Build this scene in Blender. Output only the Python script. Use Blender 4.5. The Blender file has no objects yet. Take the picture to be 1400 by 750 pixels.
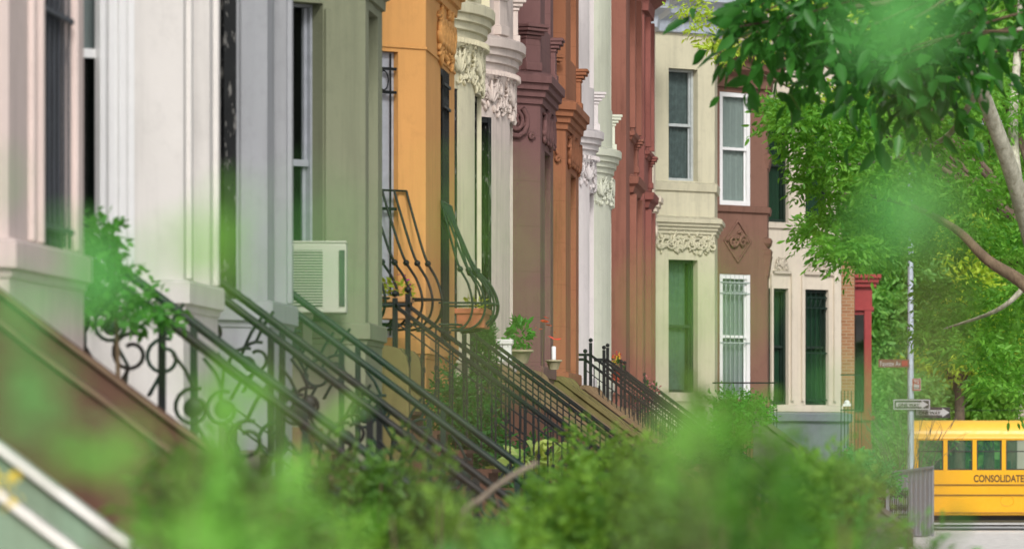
import bpy, math, random
import numpy as np
from mathutils import Vector, Matrix, noise as mnoise
random.seed(7); RNG = np.random.default_rng(7)
SC = bpy.context.scene; COL = SC.collection
PI = math.pi
F = 7000.0; CX = 1216.0; CY = 614.0; CZ = 1.9      # telephoto measurements of the street
def at(px, py, Y): return Vector(((px-CX)*Y/F, Y, CZ+(CY-py)*Y/F))
def xat(px, Y): return (px-CX)*Y/F
def zat(py, Y): return CZ+(CY-py)*Y/F
# ------------------------------------------------------------------ materials
MATS = {}
def lin(c):
    return tuple(((v/255)/12.92 if v/255 <= .04045 else ((v/255+.055)/1.055)**2.4) for v in c)
def newmat(name):
    m = bpy.data.materials.new(name); m.use_nodes = True
    nt = m.node_tree; b = nt.nodes['Principled BSDF']
    return m, nt, b
def N(nt, t, **kw):
    n = nt.nodes.new(t)
    for k, v in kw.items(): setattr(n, k, v)
    return n
def mixc(nt, fac, a, b):
    n = nt.nodes.new('ShaderNodeMix'); n.data_type = 'RGBA'
    for sock, v in ((n.inputs['Factor'], fac), (n.inputs[6], a), (n.inputs[7], b)):
        if hasattr(v, 'links'): nt.links.new(v, sock)
        elif isinstance(v, (int, float)): sock.default_value = v
        else: sock.default_value = (*v, 1)
    return n.outputs[2]
def noise(nt, vec, scale, detail=4, rough=.55):
    n = N(nt, 'ShaderNodeTexNoise'); n.inputs['Scale'].default_value = scale
    n.inputs['Detail'].default_value = detail; n.inputs['Roughness'].default_value = rough
    nt.links.new(vec, n.inputs['Vector']); return n.outputs['Fac']
def ramp(nt, fac, a, b, ca=0.0, cb=1.0):
    r = N(nt, 'ShaderNodeMapRange'); r.inputs[1].default_value = a; r.inputs[2].default_value = b
    r.inputs[3].default_value = ca; r.inputs[4].default_value = cb; nt.links.new(fac, r.inputs[0]); return r.outputs[0]
def coords(nt, sc=(1, 1, 1)):
    g = N(nt, 'ShaderNodeNewGeometry'); mp = N(nt, 'ShaderNodeMapping'); mp.inputs['Scale'].default_value = sc
    nt.links.new(g.outputs['Position'], mp.inputs['Vector']); return mp.outputs['Vector']
def bump(nt, b, fac, dist, strength=.6):
    n = N(nt, 'ShaderNodeBump'); n.inputs['Distance'].default_value = dist; n.inputs['Strength'].default_value = strength
    nt.links.new(fac, n.inputs['Height']); nt.links.new(n.outputs['Normal'], b.inputs['Normal'])
def stucco(name, rgb, dirt=.25, rough=.85, joints=False):
    if name in MATS: return MATS[name]
    m, nt, b = newmat(name); c = lin(rgb)
    v = coords(nt); vs = coords(nt, (3.2, 3.2, .22))
    n1 = noise(nt, v, 1.1, 5, .6); n2 = noise(nt, vs, 2.0, 6, .65); n3 = noise(nt, v, 38, 3)
    d = tuple(x*(.62) for x in c); l = tuple(min(1, x*1.1) for x in c)
    col = mixc(nt, ramp(nt, n1, .35, .68), c, l)
    col = mixc(nt, ramp(nt, n2, .5, .78, 0, dirt*2.2), col, d)
    n4 = noise(nt, v, 5.0, 8, .72)
    col = mixc(nt, ramp(nt, n4, .52, .78, 0, dirt*1.6), col, tuple(x*.64 for x in c))
    n5 = noise(nt, coords(nt, (1, 1, .5)), .55, 2, .4); col = mixc(nt, ramp(nt, n5, .52, .56, 0, dirt*.5), col, tuple(min(1, x*1.18+.01) for x in c))   # patched areas
    hgt = n3
    gg = N(nt, 'ShaderNodeNewGeometry'); sz = N(nt, 'ShaderNodeSeparateXYZ'); nt.links.new(gg.outputs['True Normal'], sz.inputs[0])
    up_ = N(nt, 'ShaderNodeMath', operation='MULTIPLY'); nt.links.new(ramp(nt, sz.outputs['Z'], .15, .6), up_.inputs[0]); nt.links.new(ramp(nt, n4, .3, .6, .2, .8), up_.inputs[1])
    col = mixc(nt, up_.outputs[0], col, tuple(x*.45 for x in c))   # rain grime on ledges
    if joints:   # courses of ashlar scored into the brownstone
        s = N(nt, 'ShaderNodeSeparateXYZ'); nt.links.new(v, s.inputs[0])
        w = N(nt, 'ShaderNodeMath', operation='PINGPONG'); w.inputs[1].default_value = .31; nt.links.new(s.outputs['Z'], w.inputs[0])
        j = ramp(nt, w.outputs[0], 0, .008, .55, 0)
        col = mixc(nt, j, col, tuple(x*.55 for x in c))
    nt.links.new(col, b.inputs['Base Color']); b.inputs['Roughness'].default_value = rough
    b.inputs['Specular IOR Level'].default_value = .25
    bump(nt, b, hgt, .006, .5)
    MATS[name] = m; return m
def paint(name, rgb, rough=.4, metal=0.0, var=.25, spec=.5, chips=None):
    if name in MATS: return MATS[name]
    m, nt, b = newmat(name); c = lin(rgb); v = coords(nt)
    n1 = noise(nt, v, 9, 6, .65)
    col = mixc(nt, ramp(nt, n1, .4, .75, 0, 1), c, tuple(min(1, x*(1+var)+.004) for x in c))
    if chips:
        n2 = noise(nt, coords(nt, (1, 1, .35)), 17, 5, .7); col = mixc(nt, ramp(nt, n2, .58, .62), col, lin(chips))
    nt.links.new(col, b.inputs['Base Color'])
    b.inputs['Roughness'].default_value = rough; b.inputs['Metallic'].default_value = metal
    b.inputs['Specular IOR Level'].default_value = spec
    nt.links.new(ramp(nt, n1, .3, .8, rough*.8, min(1, rough*1.35)), b.inputs['Roughness'])
    MATS[name] = m; return m
def glass(name, tint=(14, 20, 18), see=.68):
    if name in MATS: return MATS[name]
    m, nt, b = newmat(name); out = nt.nodes['Material Output']
    b.inputs['Base Color'].default_value = (*lin(tint), 1); b.inputs['Roughness'].default_value = .04
    b.inputs['Specular IOR Level'].default_value = .7
    v = coords(nt); bump(nt, b, noise(nt, v, 1.3, 1), .02, .25)
    t = N(nt, 'ShaderNodeBsdfTransparent'); t.inputs['Color'].default_value = (.75, .82, .78, 1)
    mx = N(nt, 'ShaderNodeMixShader'); mx.inputs[0].default_value = see
    nt.links.new(b.outputs[0], mx.inputs[1]); nt.links.new(t.outputs[0], mx.inputs[2]); nt.links.new(mx.outputs[0], out.inputs['Surface'])
    MATS[name] = m; return m
def leafmat(name, rgb, rgb2, trans=.45, rough=.5):
    if name in MATS: return MATS[name]
    m, nt, b = newmat(name); out = nt.nodes['Material Output']
    g = N(nt, 'ShaderNodeNewGeometry')
    col = mixc(nt, g.outputs['Random Per Island'], lin(rgb), lin(rgb2))
    n = noise(nt, coords(nt), .9, 3); col = mixc(nt, ramp(nt, n, .35, .7, 0, .55), col, lin(rgb2))
    nt.links.new(col, b.inputs['Base Color']); b.inputs['Roughness'].default_value = rough
    b.inputs['Specular IOR Level'].default_value = .35
    t = N(nt, 'ShaderNodeBsdfTranslucent')
    yel = mixc(nt, .55, col, tuple(min(1, x) for x in (lin(rgb2)[0]*1.6+.02, lin(rgb2)[1]*1.5, lin(rgb2)[2]*.7)))
    nt.links.new(yel, t.inputs['Color'])
    mx = N(nt, 'ShaderNodeMixShader'); mx.inputs[0].default_value = trans
    nt.links.new(b.outputs[0], mx.inputs[1]); nt.links.new(t.outputs[0], mx.inputs[2]); nt.links.new(mx.outputs[0], out.inputs['Surface'])
    MATS[name] = m; return m
def bark(name, a, b_):
    if name in MATS: return MATS[name]
    m, nt, b = newmat(name); v = coords(nt, (1, 1, .45))
    n = noise(nt, v, 14, 6, .7); n2 = noise(nt, v, 3.5, 3)
    col = mixc(nt, ramp(nt, n, .35, .65), lin(a), lin(b_)); col = mixc(nt, ramp(nt, n2, .5, .6, 0, .5), col, tuple(x*.55 for x in lin(a)))
    nt.links.new(col, b.inputs['Base Color']); b.inputs['Roughness'].default_value = .9
    bump(nt, b, n, .02, .8); MATS[name] = m; return m
def brick(name, a, b_, mortar):
    if name in MATS: return MATS[name]
    m, nt, b = newmat(name)
    g = N(nt, 'ShaderNodeNewGeometry'); s = N(nt, 'ShaderNodeSeparateXYZ'); nt.links.new(g.outputs['Position'], s.inputs[0])
    ad = N(nt, 'ShaderNodeMath', operation='ADD'); nt.links.new(s.outputs['X'], ad.inputs[0]); nt.links.new(s.outputs['Y'], ad.inputs[1])
    cb = N(nt, 'ShaderNodeCombineXYZ'); nt.links.new(ad.outputs[0], cb.inputs[0]); nt.links.new(s.outputs['Z'], cb.inputs[1])
    t = N(nt, 'ShaderNodeTexBrick'); t.inputs['Scale'].default_value = 1; t.inputs['Brick Width'].default_value = .22
    t.inputs['Row Height'].default_value = .075; t.inputs['Mortar Size'].default_value = .01
    t.inputs['Color1'].default_value = (*lin(a), 1); t.inputs['Color2'].default_value = (*lin(b_), 1); t.inputs['Mortar'].default_value = (*lin(mortar), 1)
    nt.links.new(cb.outputs[0], t.inputs['Vector']); nt.links.new(t.outputs['Color'], b.inputs['Base Color']); b.inputs['Roughness'].default_value = .9
    MATS[name] = m; return m
# ------------------------------------------------------------------ mesh helpers
class MB:
    def __init__(s): s.v = []; s.f = []; s.sm = []
    def add(s, vs, fs, smooth=False):
        o = len(s.v); s.v += [tuple(p) for p in vs]
        for f in fs: s.f.append(tuple(i+o for i in f)); s.sm.append(smooth)
    def quad(s, a, b, c, d): s.add([a, b, c, d], [(0, 1, 2, 3)])
    def box(s, c, size, M=None):
        hx, hy, hz = size[0]/2, size[1]/2, size[2]/2
        vs = [Vector((x, y, z)) for x in (-hx, hx) for y in (-hy, hy) for z in (-hz, hz)]
        if M is not None: vs = [M @ p for p in vs]
        vs = [p+Vector(c) for p in vs]
        s.add(vs, [(0, 1, 3, 2), (4, 6, 7, 5), (0, 4, 5, 1), (2, 3, 7, 6), (0, 2, 6, 4), (1, 5, 7, 3)])
    def bb(s, x0, x1, y0, y1, z0, z1): s.box(((x0+x1)/2, (y0+y1)/2, (z0+z1)/2), (x1-x0, y1-y0, z1-z0))
    def bar(s, a, b, w, h, up=Vector((0, 0, 1))):
        a = Vector(a); b = Vector(b); d = (b-a).normalized()
        r = d.cross(up); r = r.normalized() if r.length > 1e-5 else Vector((1, 0, 0)); u = r.cross(d)
        vs = [p+r*(x*w/2)+u*(y*h/2) for p in (a, b) for x, y in ((-1, -1), (1, -1), (1, 1), (-1, 1))]
        s.add(vs, [(0, 3, 2, 1), (4, 5, 6, 7), (0, 1, 5, 4), (1, 2, 6, 5), (2, 3, 7, 6), (3, 0, 4, 7)])
    def tube(s, pts, rad, n=8, cap=True, flat=None):
        pts = [Vector(p) for p in pts]; K = len(pts)
        if not hasattr(rad, '__len__'): rad = [rad]*K
        vs = []; prev = None
        for i, p in enumerate(pts):
            d = (pts[min(i+1, K-1)]-pts[max(i-1, 0)]).normalized()
            if prev is None:
                r = d.cross(Vector((0, 0, 1)))
                if r.length < 1e-3: r = d.cross(Vector((1, 0, 0)))
            else: r = prev-d*prev.dot(d)
            r.normalize(); prev = r; u = r.cross(d)
            for k in range(n):
                a = 2*PI*k/n; vs.append(p+(r*math.cos(a)+u*math.sin(a))*rad[i])
        fs = [(i*n+k, i*n+(k+1) % n, (i+1)*n+(k+1) % n, (i+1)*n+k) for i in range(K-1) for k in range(n)]
        s.add(vs, fs, True)
        if cap: s.add(vs[:n], [tuple(range(n-1, -1, -1))]); s.add(vs[-n:], [tuple(range(n))])
    def lathe(s, c, prof, n=20, axis='Z'):
        vs = []
        for r, z in prof:
            for k in range(n):
                a = 2*PI*k/n; p = (r*math.cos(a), r*math.sin(a), z)
                if axis == 'Y': p = (p[0], p[2], p[1])
                if axis == 'X': p = (p[2], p[0], p[1])
                vs.append(Vector(p)+Vector(c))
        fs = [(i*n+k, i*n+(k+1) % n, (i+1)*n+(k+1) % n, (i+1)*n+k) for i in range(len(prof)-1) for k in range(n)]
        s.add(vs, fs, True)
        s.add(vs[:n], [tuple(range(n))]); s.add(vs[-n:], [tuple(range(n))])
    def ball(s, c, r, n=8, M=None, sc=(1, 1, 1)):
        vs = []; m = n//2+1
        for i in range(m+1):
            t = PI*i/m
            for k in range(n):
                a = 2*PI*k/n; p = Vector((r*sc[0]*math.sin(t)*math.cos(a), r*sc[1]*math.sin(t)*math.sin(a), r*sc[2]*math.cos(t)))
                if M is not None: p = M @ p
                vs.append(p+Vector(c))
        s.add(vs, [(i*n+k, i*n+(k+1) % n, (i+1)*n+(k+1) % n, (i+1)*n+k) for i in range(m) for k in range(n)], True)
    def prism(s, poly, y0, y1):              # polygon in XZ pushed along Y
        n = len(poly); vs = [(x, y0, z) for x, z in poly]+[(x, y1, z) for x, z in poly]
        s.add(vs, [tuple(range(n)), tuple(range(2*n-1, n-1, -1))]+[(i, (i+1) % n, n+(i+1) % n, n+i) for i in range(n)])
    def build(s, name, mat, parent=None, bevel=0, fix=True):
        if not s.v: return None
        o0 = ROOT.get(parent.name, Vector()) if parent else Vector()
        me = bpy.data.meshes.new(name)
        me.from_pydata([(p[0]-o0.x, p[1]-o0.y, p[2]-o0.z) for p in s.v], [], s.f)
        me.polygons.foreach_set('use_smooth', s.sm); me.materials.append(mat)
        o = bpy.data.objects.new(name, me); COL.objects.link(o)
        if parent: o.parent = parent; ROOT[o.name] = o0
        if fix:
            import bmesh
            bm = bmesh.new(); bm.from_mesh(me); bmesh.ops.recalc_face_normals(bm, faces=bm.faces); bm.to_mesh(me); bm.free()
        if bevel:
            md = o.modifiers.new('soft_edges', 'BEVEL'); md.width = bevel; md.segments = 2; md.limit_method = 'ANGLE'
        return o
ROOT = {}
def tag(o, label=None, cat=None, group=None, kind=None):
    if label: o['label'] = label
    if cat: o['category'] = cat
    if group: o['group'] = group
    if kind: o['kind'] = kind
    return o
def thing(name, label, cat, loc, group=None):
    o = bpy.data.objects.new(name, None); COL.objects.link(o); o.location = loc; o.empty_display_size = .2
    ROOT[o.name] = Vector(loc); return tag(o, label, cat, group)
def dup(o, parent, loc):
    c = o.copy(); COL.objects.link(c); c.parent = parent; c.location = loc; ROOT[c.name] = ROOT.get(parent.name, Vector()); return c
def npmesh(name, V, Fa, mat, parent=None):
    o0 = ROOT.get(parent.name, Vector()) if parent else Vector()
    V = V-np.array(o0)[None]
    me = bpy.data.meshes.new(name); nf, k = Fa.shape
    me.vertices.add(len(V)); me.vertices.foreach_set('co', V.astype(np.float32).ravel())
    me.loops.add(nf*k); me.loops.foreach_set('vertex_index', Fa.astype(np.int32).ravel())
    me.polygons.add(nf); me.polygons.foreach_set('loop_start', np.arange(0, nf*k, k, dtype=np.int32))
    me.update(calc_edges=True); me.validate(); me.materials.append(mat)
    o = bpy.data.objects.new(name, me); COL.objects.link(o)
    if parent: o.parent = parent; ROOT[o.name] = o0
    return o
def nrm(a): return a/np.maximum(np.linalg.norm(a, axis=-1, keepdims=True), 1e-9)
def leaves(P, D, size, width=.45, fold=.18, droop=.15):
    """one leaf blade of eight small faces per point; P positions, D directions"""
    n = len(P); D = nrm(D); rnd = RNG.normal(size=(n, 3)); rnd[:, 2] += .8
    U = nrm(rnd-D*(rnd*D).sum(1, keepdims=True)); R = np.cross(D, U)
    S = (np.broadcast_to(size, n)*RNG.uniform(.5, 1.3, n))[:, None]; w = width*S*.5
    def p(a, b, c): return P+D*S*a+R*w*b+U*S*c
    V = np.stack([p(0, 0, 0), p(.28, -.85, fold*.4), p(.3, 0, -.02), p(.28, .85, fold*.4), p(.62, -.8, fold*.25-droop*.3), p(.64, 0, -.05-droop*.3), p(.62, .8, fold*.25-droop*.3), p(1, 0, -droop)], 1).reshape(-1, 3)
    T = np.array([[0, 2, 1], [0, 3, 2], [1, 2, 5], [1, 5, 4], [2, 3, 6], [2, 6, 5], [4, 5, 7], [5, 6, 7]])
    return V, (T[None]+(np.arange(n)*8)[:, None, None]).reshape(-1, 3)
def twigs(B, D, nl, step, size, width=.42, droop=.5, spread=.9):
    """leafy twigs: nl leaves set alternately along each twig"""
    D = nrm(D); n = len(B); side = nrm(np.cross(D, nrm(RNG.normal(size=(n, 3))+np.array([0, 0, 1.5]))))
    Ps, Ds = [], []
    for k in range(nl):
        s = step*(k+.5)*RNG.uniform(.85, 1.15, (n, 1)); p = B+D*s; p[:, 2] -= (droop*s[:, 0]**2)
        sg = 1 if k % 2 else -1
        d = D*.75+side*sg*spread*(0 if k == nl-1 else 1)+RNG.normal(size=(n, 3))*.22; d[:, 2] -= .25
        Ps.append(p); Ds.append(d)
    return leaves(np.concatenate(Ps), np.concatenate(Ds), size, width)
# ------------------------------------------------------------------ camera, world, light
SUN_EL, SUN_AZ = math.radians(40), math.radians(170)     # sun behind the camera, veiled by cloud
cam = bpy.data.cameras.new('camera'); co = bpy.data.objects.new('camera', cam); COL.objects.link(co)
co.location = (0, 0, CZ); co.rotation_euler = (PI/2, 0, 0)
cam.lens = F*36/1400; cam.sensor_width = 36; cam.shift_x = (700-CX)/1400; cam.shift_y = (CY-375)/1400
cam.clip_start = .05; cam.clip_end = 3000
cam.dof.use_dof = True; cam.dof.focus_distance = 72; cam.dof.aperture_fstop = 4.0
SC.camera = co
w = bpy.data.worlds.new('World'); SC.world = w; w.use_nodes = True
nt = w.node_tree; bg = nt.nodes['Background']; sky = N(nt, 'ShaderNodeTexSky', sky_type='NISHITA')
sky.sun_disc = False; sky.sun_elevation = SUN_EL; sky.sun_rotation = SUN_AZ; sky.dust_density = 4.0; sky.air_density = 1.0; sky.ozone_density = 1.0
hs = N(nt, 'ShaderNodeHueSaturation'); hs.inputs['Saturation'].default_value = .3      # cloud-greyed sky
nt.links.new(sky.outputs[0], hs.inputs['Color']); nt.links.new(hs.outputs[0], bg.inputs['Color'])
bg.inputs['Strength'].default_value = .115
sl = bpy.data.lights.new('sun', 'SUN'); so = bpy.data.objects.new('sun', sl); COL.objects.link(so)
sl.energy = 1.5; sl.angle = math.radians(10); sl.color = (1, .97, .925)
sd = Vector((math.sin(SUN_AZ)*math.cos(SUN_EL), math.cos(SUN_AZ)*math.cos(SUN_EL), math.sin(SUN_EL)))
so.rotation_euler = sd.to_track_quat('Z', 'Y').to_euler()
vs_ = SC.view_settings; vs_.view_transform = 'Standard'; vs_.look = 'None'; vs_.gamma = 1; vs_.use_curve_mapping = False; vs_.exposure = .48
SC.cycles.use_denoising = True; SC.cycles.max_bounces = 8; SC.cycles.transparent_max_bounces = 12
SC.cycles.sample_clamp_indirect = 4
# ------------------------------------------------------------------ setting
M_iron = paint('black_iron', (17, 21, 21), .5, 0, .5, .3)
M_irong = paint('green_black_iron', (20, 40, 33), .5, 0, .4, .3)
M_glass = glass('window_glass'); M_gdark = glass('dark_glass', (9, 14, 12), .25)
M_white = paint('white_paint', (228, 228, 228), .45, 0, .04)
M_matt = paint('matt_dark_pane', (34, 40, 44), .6)
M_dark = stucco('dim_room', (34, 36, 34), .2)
def flat(name, x0, x1, y0, y1, z, mat, kind='structure'):
    m = MB(); m.add([(x0, y0, z), (x1, y0, z), (x1, y1, z), (x0, y1, z)], [(0, 1, 2, 3)]); o = m.build(name, mat, fix=False); return tag(o, kind=kind)
M_soil = stucco('soil', (98, 88, 62), .6); M_conc = stucco('concrete', (236, 233, 228), .15); M_asph = stucco('asphalt', (92, 92, 94), .3)
M_yard = stucco('yard_stone', (120, 112, 98), .4)
flat('ground', -600, 600, -100, 1500, -.06, M_soil)
flat('front_yards', -6.2, -1.5, 12, 116.5, -.03, M_yard)
flat('sidewalk', -1.5, 3.3, -6, 116, .0, M_conc)
m = MB(); m.bb(3.3, 3.45, -6, 116, -.15, .004); tag(m.build('kerb', M_conc), kind='structure')
flat('road', 3.45, 11.5, -20, 118.5, -.05, M_asph)
flat('cross_street', -60, 60, 118.5, 129.5, -.045, stucco('pale_road', (246, 244, 240), .12))
flat('far_sidewalk', -60, 60, 129.5, 133, .0, M_conc)
# ------------------------------------------------------------------ houses
def offset(plan, d):
    P = [Vector((a, b)) for a, b in plan]; out = []
    for i, p in enumerate(P):
        ns = []
        for a, b in ((i-1, i), (i, i+1)):
            if a >= 0 and b < len(P):
                t = (P[b]-P[a]).normalized(); ns.append(Vector((t.y, -t.x)))    # outward = towards +X for a plan that runs along +Y
        n = sum(ns, Vector((0, 0))); n.normalize(); k = 1/max(.35, n.dot(ns[0])); out.append((p.x+n.x*d*k, p.y+n.y*d*k))
    return out
def sweep(mb, plan, prof):
    rows = [[(x, y, z) for x, y in offset(plan, d)] for d, z in prof]; n = len(plan)
    for a, b in zip(rows, rows[1:]):
        for i in range(n-1): mb.quad(a[i], a[i+1], b[i+1], b[i])
def plan_at_y(plan, Y):
    for (x0, y0), (x1, y1) in zip(plan, plan[1:]):
        if y0-1e-9 <= Y <= y1+1e-9: t = (Y-y0)/max(1e-9, y1-y0); return (x0+(x1-x0)*t, Y)
    return plan[0] if Y < plan[0][1] else plan[-1]
def y_px(plan, px):
    ys = np.linspace(plan[0][1], plan[-1][1], 1500); best = None
    for y in ys:
        x, _ = plan_at_y(plan, y)
        if CX+F*x/y >= px: return float(y)
    return float(ys[-1])
def canted(Xf, Y1, Y2, Xb=-6.0, back=.5): return [(Xb, Y1-(Xf-Xb)), (Xf, Y1), (Xf, Y2), (Xb, Y2+back)]
def bow(Xf, Yc, hw, Xb=-6.0, n=26):
    return [(Xb+(Xf-Xb)*abs(math.sin(PI*i/n))**.62, Yc-hw*math.cos(PI*i/n)) for i in range(n+1)]
def insert(plan, ys):
    pts = list(plan)
    for y in ys:
        if not any(abs(p[1]-y) < 1e-4 for p in pts): pts.append(plan_at_y(plan, y))
    return sorted(pts, key=lambda p: p[1])
def relief(mb, plan, y0, y1, z0, z1, seed, style='leaf', amp=.05):
    """carved ornament: spirals, leaves and berries laid over the wall face between y0 and y1"""
    r = random.Random(seed); pl = insert(plan, [y0, y1]); pl = [p for p in pl if y0-1e-6 <= p[1] <= y1+1e-6]
    L = [0]
    for a, b in zip(pl, pl[1:]): L.append(L[-1]+math.hypot(b[0]-a[0], b[1]-a[1]))
    T = L[-1]
    def pos(s, z, d):
        s = max(0, min(T, s))
        for i in range(len(pl)-1):
            if s <= L[i+1]+1e-9:
                t = (s-L[i])/max(1e-9, L[i+1]-L[i]); a, b = pl[i], pl[i+1]
                tx, ty = (b[0]-a[0])/(L[i+1]-L[i]), (b[1]-a[1])/(L[i+1]-L[i])
                return Vector((a[0]+(b[0]-a[0])*t+ty*d, a[1]+(b[1]-a[1])*t-tx*d, z)), Vector((tx, ty, 0)), Vector((ty, -tx, 0))
    H = z1-z0; zc = (z0+z1)/2
    def spiral(s, z, R, turns, hand, rad, th0=0.0):
        pts = []; rr = []
        for i in range(26):
            q = i/25; a = th0+hand*q*turns*2*PI; rad_ = R*(1-q*.86)
            pts.append(pos(s+rad_*math.cos(a), z+rad_*math.sin(a), .03)[0]); rr.append(rad*(1.3-.6*q))
        mb.tube(pts, rr, 6)
    def leaf(s, z, ln, ang, w=.4):
        p, t, n = pos(s, z, .02); d = t*math.cos(ang)+Vector((0, 0, math.sin(ang))); sd_ = d.cross(n)
        c = p+d*ln/2; M = Matrix((d, sd_, n)).transposed()
        mb.ball(c, ln/2, 8, M, (1, w, min(.55, .03/(ln/2))))
    def acanthus(s0, za, R_, turns, hand, th0, rad, lw):     # a curling stem with leaflets along it
        spiral(s0, za, R_, turns, hand, rad, th0)
        for i_ in range(1, 15):
            q = i_/16; a_ = th0+hand*q*turns*2*PI; ra = R_*(1-q*.86)
            for sd_ in ((1,) if q > .5 else (1, -1)):
                leaf(s0+ra*math.cos(a_), za+ra*math.sin(a_), R_*lw*(1.05-.6*q), a_+hand*.9 if sd_ > 0 else a_+PI-hand*.6, .3)
    if style == 'leaf':
        k = max(1, round(T/(H*1.7))); seg = T/k
        for j in range(k):
            c = seg*(j+.5)
            for a in (-.6, -.3, 0, .3, .6): leaf(c+a*H*.1, z0+H*.2, H*(.62-.3*abs(a)), PI/2-a*1.3, .15)
            for sg in (-1, 1):
                acanthus(c+sg*seg*.27, z0+H*.62, H*.25, 1.5, sg, PI*.5, H*.035, .75)
                acanthus(c+sg*seg*.37, z0+H*.24, H*.17, 1.3, -sg, PI*.2, H*.03, .8)
                for q in range(8): leaf(c+sg*seg*(.06+.42*r.random()), z0+H*r.uniform(.02, .3), H*r.uniform(.14, .24), -PI/2+r.uniform(-.7, .7), .28)
                for q in range(5): mb.ball(pos(c+sg*seg*r.uniform(.05, .48), z0+H*r.uniform(.1, .95), .02)[0], H*.032, 6)
    elif style == 'scroll':
        k = max(1, round(T/(H*1.15))); seg = T/k
        for j in range(k):
            c = seg*(j+.5)
            spiral(c, zc, min(H*.47, seg*.47), 2.2, 1 if j % 2 else -1, H*.065, PI*.3)
            for q in range(5): leaf(c+seg*r.uniform(-.4, .4), z0+H*r.uniform(.05, .9), H*.22, r.uniform(0, 6.28), .5)
            for sx in (-1, 1): spiral(c+sx*seg*.38, z0+H*.12, H*.1, 1.4, sx, H*.045)
    elif style == 'vine':
        n = int(T/H*22)
        for i in range(n): leaf(r.uniform(.03, T-.03), z0+r.uniform(.05, .95)*H, H*r.uniform(.22, .42), r.uniform(0, 6.28), .42)
        for i in range(int(T/H*3)): spiral(T*(i+.5)/max(1, int(T/H*3)), zc, H*.33, 1.4, 1 if i % 2 else -1, H*.06)
    elif style == 'diamond':
        c = T/2; hw = T/2
        cs = [(c, z0), (c+hw, zc), (c, z1), (c-hw, zc), (c, z0)]
        mb.tube([pos(a, b, .01)[0] for a, b in cs], .03, 6)
        for i in range(34):
            a, b = r.uniform(-1, 1), r.uniform(-1, 1)
            if abs(a)+abs(b) < .9: leaf(c+a*hw, zc+b*H/2, H*.16, r.uniform(0, 6.28), .5)
        for sg in (-1, 1): spiral(c+sg*hw*.35, zc, H*.15, 1.5, sg, .03)
def window(root, A, B, z0, z1, fm, gm=None, depth=.2, bars=None, curtain=None, frame_w=.07, meet=.5, sill=None):
    A = Vector((*A, 0)); B = Vector((*B, 0)); t = (B-A); W = t.length; t.normalize(); n = Vector((t.y, -t.x, 0))
    def P(u, z, d): p = A+t*u+n*d; return Vector((p.x, p.y, z))
    m = MB()
    def fr(u0, u1, za, zb, d0, d1):
        vs = [P(u, z, d) for u in (u0, u1) for z in (za, zb) for d in (d0, d1)]
        m.add(vs, [(0, 1, 3, 2), (4, 6, 7, 5), (0, 4, 5, 1), (2, 3, 7, 6), (0, 2, 6, 4), (1, 5, 7, 3)])
    f = frame_w; zm = z0+(z1-z0)*meet; e = .003
    fr(e, f, z0+e, z1-e, -depth-.05, -depth+.05); fr(W-f, W-e, z0+e, z1-e, -depth-.05, -depth+.05)
    fr(f+e, W-f-e, z1-f, z1-e, -depth-.05, -depth+.045); fr(f+e, W-f-e, z0+e, z0+f, -depth-.05, -depth+.045)
    fr(f+e, W-f-e, zm-.03, zm+.03, -depth-.045, -depth+.03)
    g = f+e; s = .035
    fr(g, g+s, zm+.032, z1-f-e, -depth-.03, -depth+.01); fr(W-g-s, W-g, zm+.032, z1-f-e, -depth-.03, -depth+.01)
    fr(g, g+s, z0+f+e, zm-.032, -depth-.04, -depth-.01); fr(W-g-s, W-g, z0+f+e, zm-.032, -depth-.04, -depth-.01)
    win = m.build('window', fm, root)
    p = MB(); q = -depth-.02
    p.quad(P(f, z0+f, q), P(W-f, z0+f, q), P(W-f, z1-f, q), P(f, z1-f, q)); p.build('pane', gm or M_glass, win)
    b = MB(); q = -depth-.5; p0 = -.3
    b.quad(P(p0, z0-.3, q), P(W-p0, z0-.3, q), P(W-p0, z1+.3, q), P(p0, z1+.3, q)); b.build('room_dark_backing', M_dark, win)  # dark sheet, its colour stands in for the unlit room behind the pane
    if curtain:
        c = MB(); k = 28; q = -depth-.07; cz0 = z0+(z1-z0)*curtain[1]; ca, cb = curtain[2], curtain[3]
        vs = []
        for i in range(k+1):
            u = W*(ca+(cb-ca)*i/k); d = q+.022*math.sin(i*2.1)+.012*math.sin(i*.9); vs += [P(u, cz0, d), P(u, z1-.02, d)]
        c.add(vs, [(2*i, 2*i+2, 2*i+3, 2*i+1) for i in range(k)], True); c.build('curtain', curtain[0], win)
    if bars:
        g = MB(); nb = max(3, int(W/bars[1])); dd = -depth+.09 if len(bars) < 3 else bars[2]
        for i in range(nb): u = W*(i+.5)/nb; g.bar(P(u, z0+.02, dd), P(u, z1-.02, dd), .014, .014, n)
        for zz in (z0+.12, z0+(z1-z0)*.45, z1-.18, z1-.42): g.bar(P(.02, zz, dd+.012), P(W-.02, zz, dd+.012), .02, .03)
        for i in range(max(1, nb-1)):
            u = W*(i+1)/nb; zz = z1-.3; pts = [P(u+.06*math.cos(a), zz+.1*math.sin(a), dd) for a in [2*PI*k/14 for k in range(15)]]; g.tube(pts, .008, 5)
        g.build('window_grille', bars[0], win)
    return win, P
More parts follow.
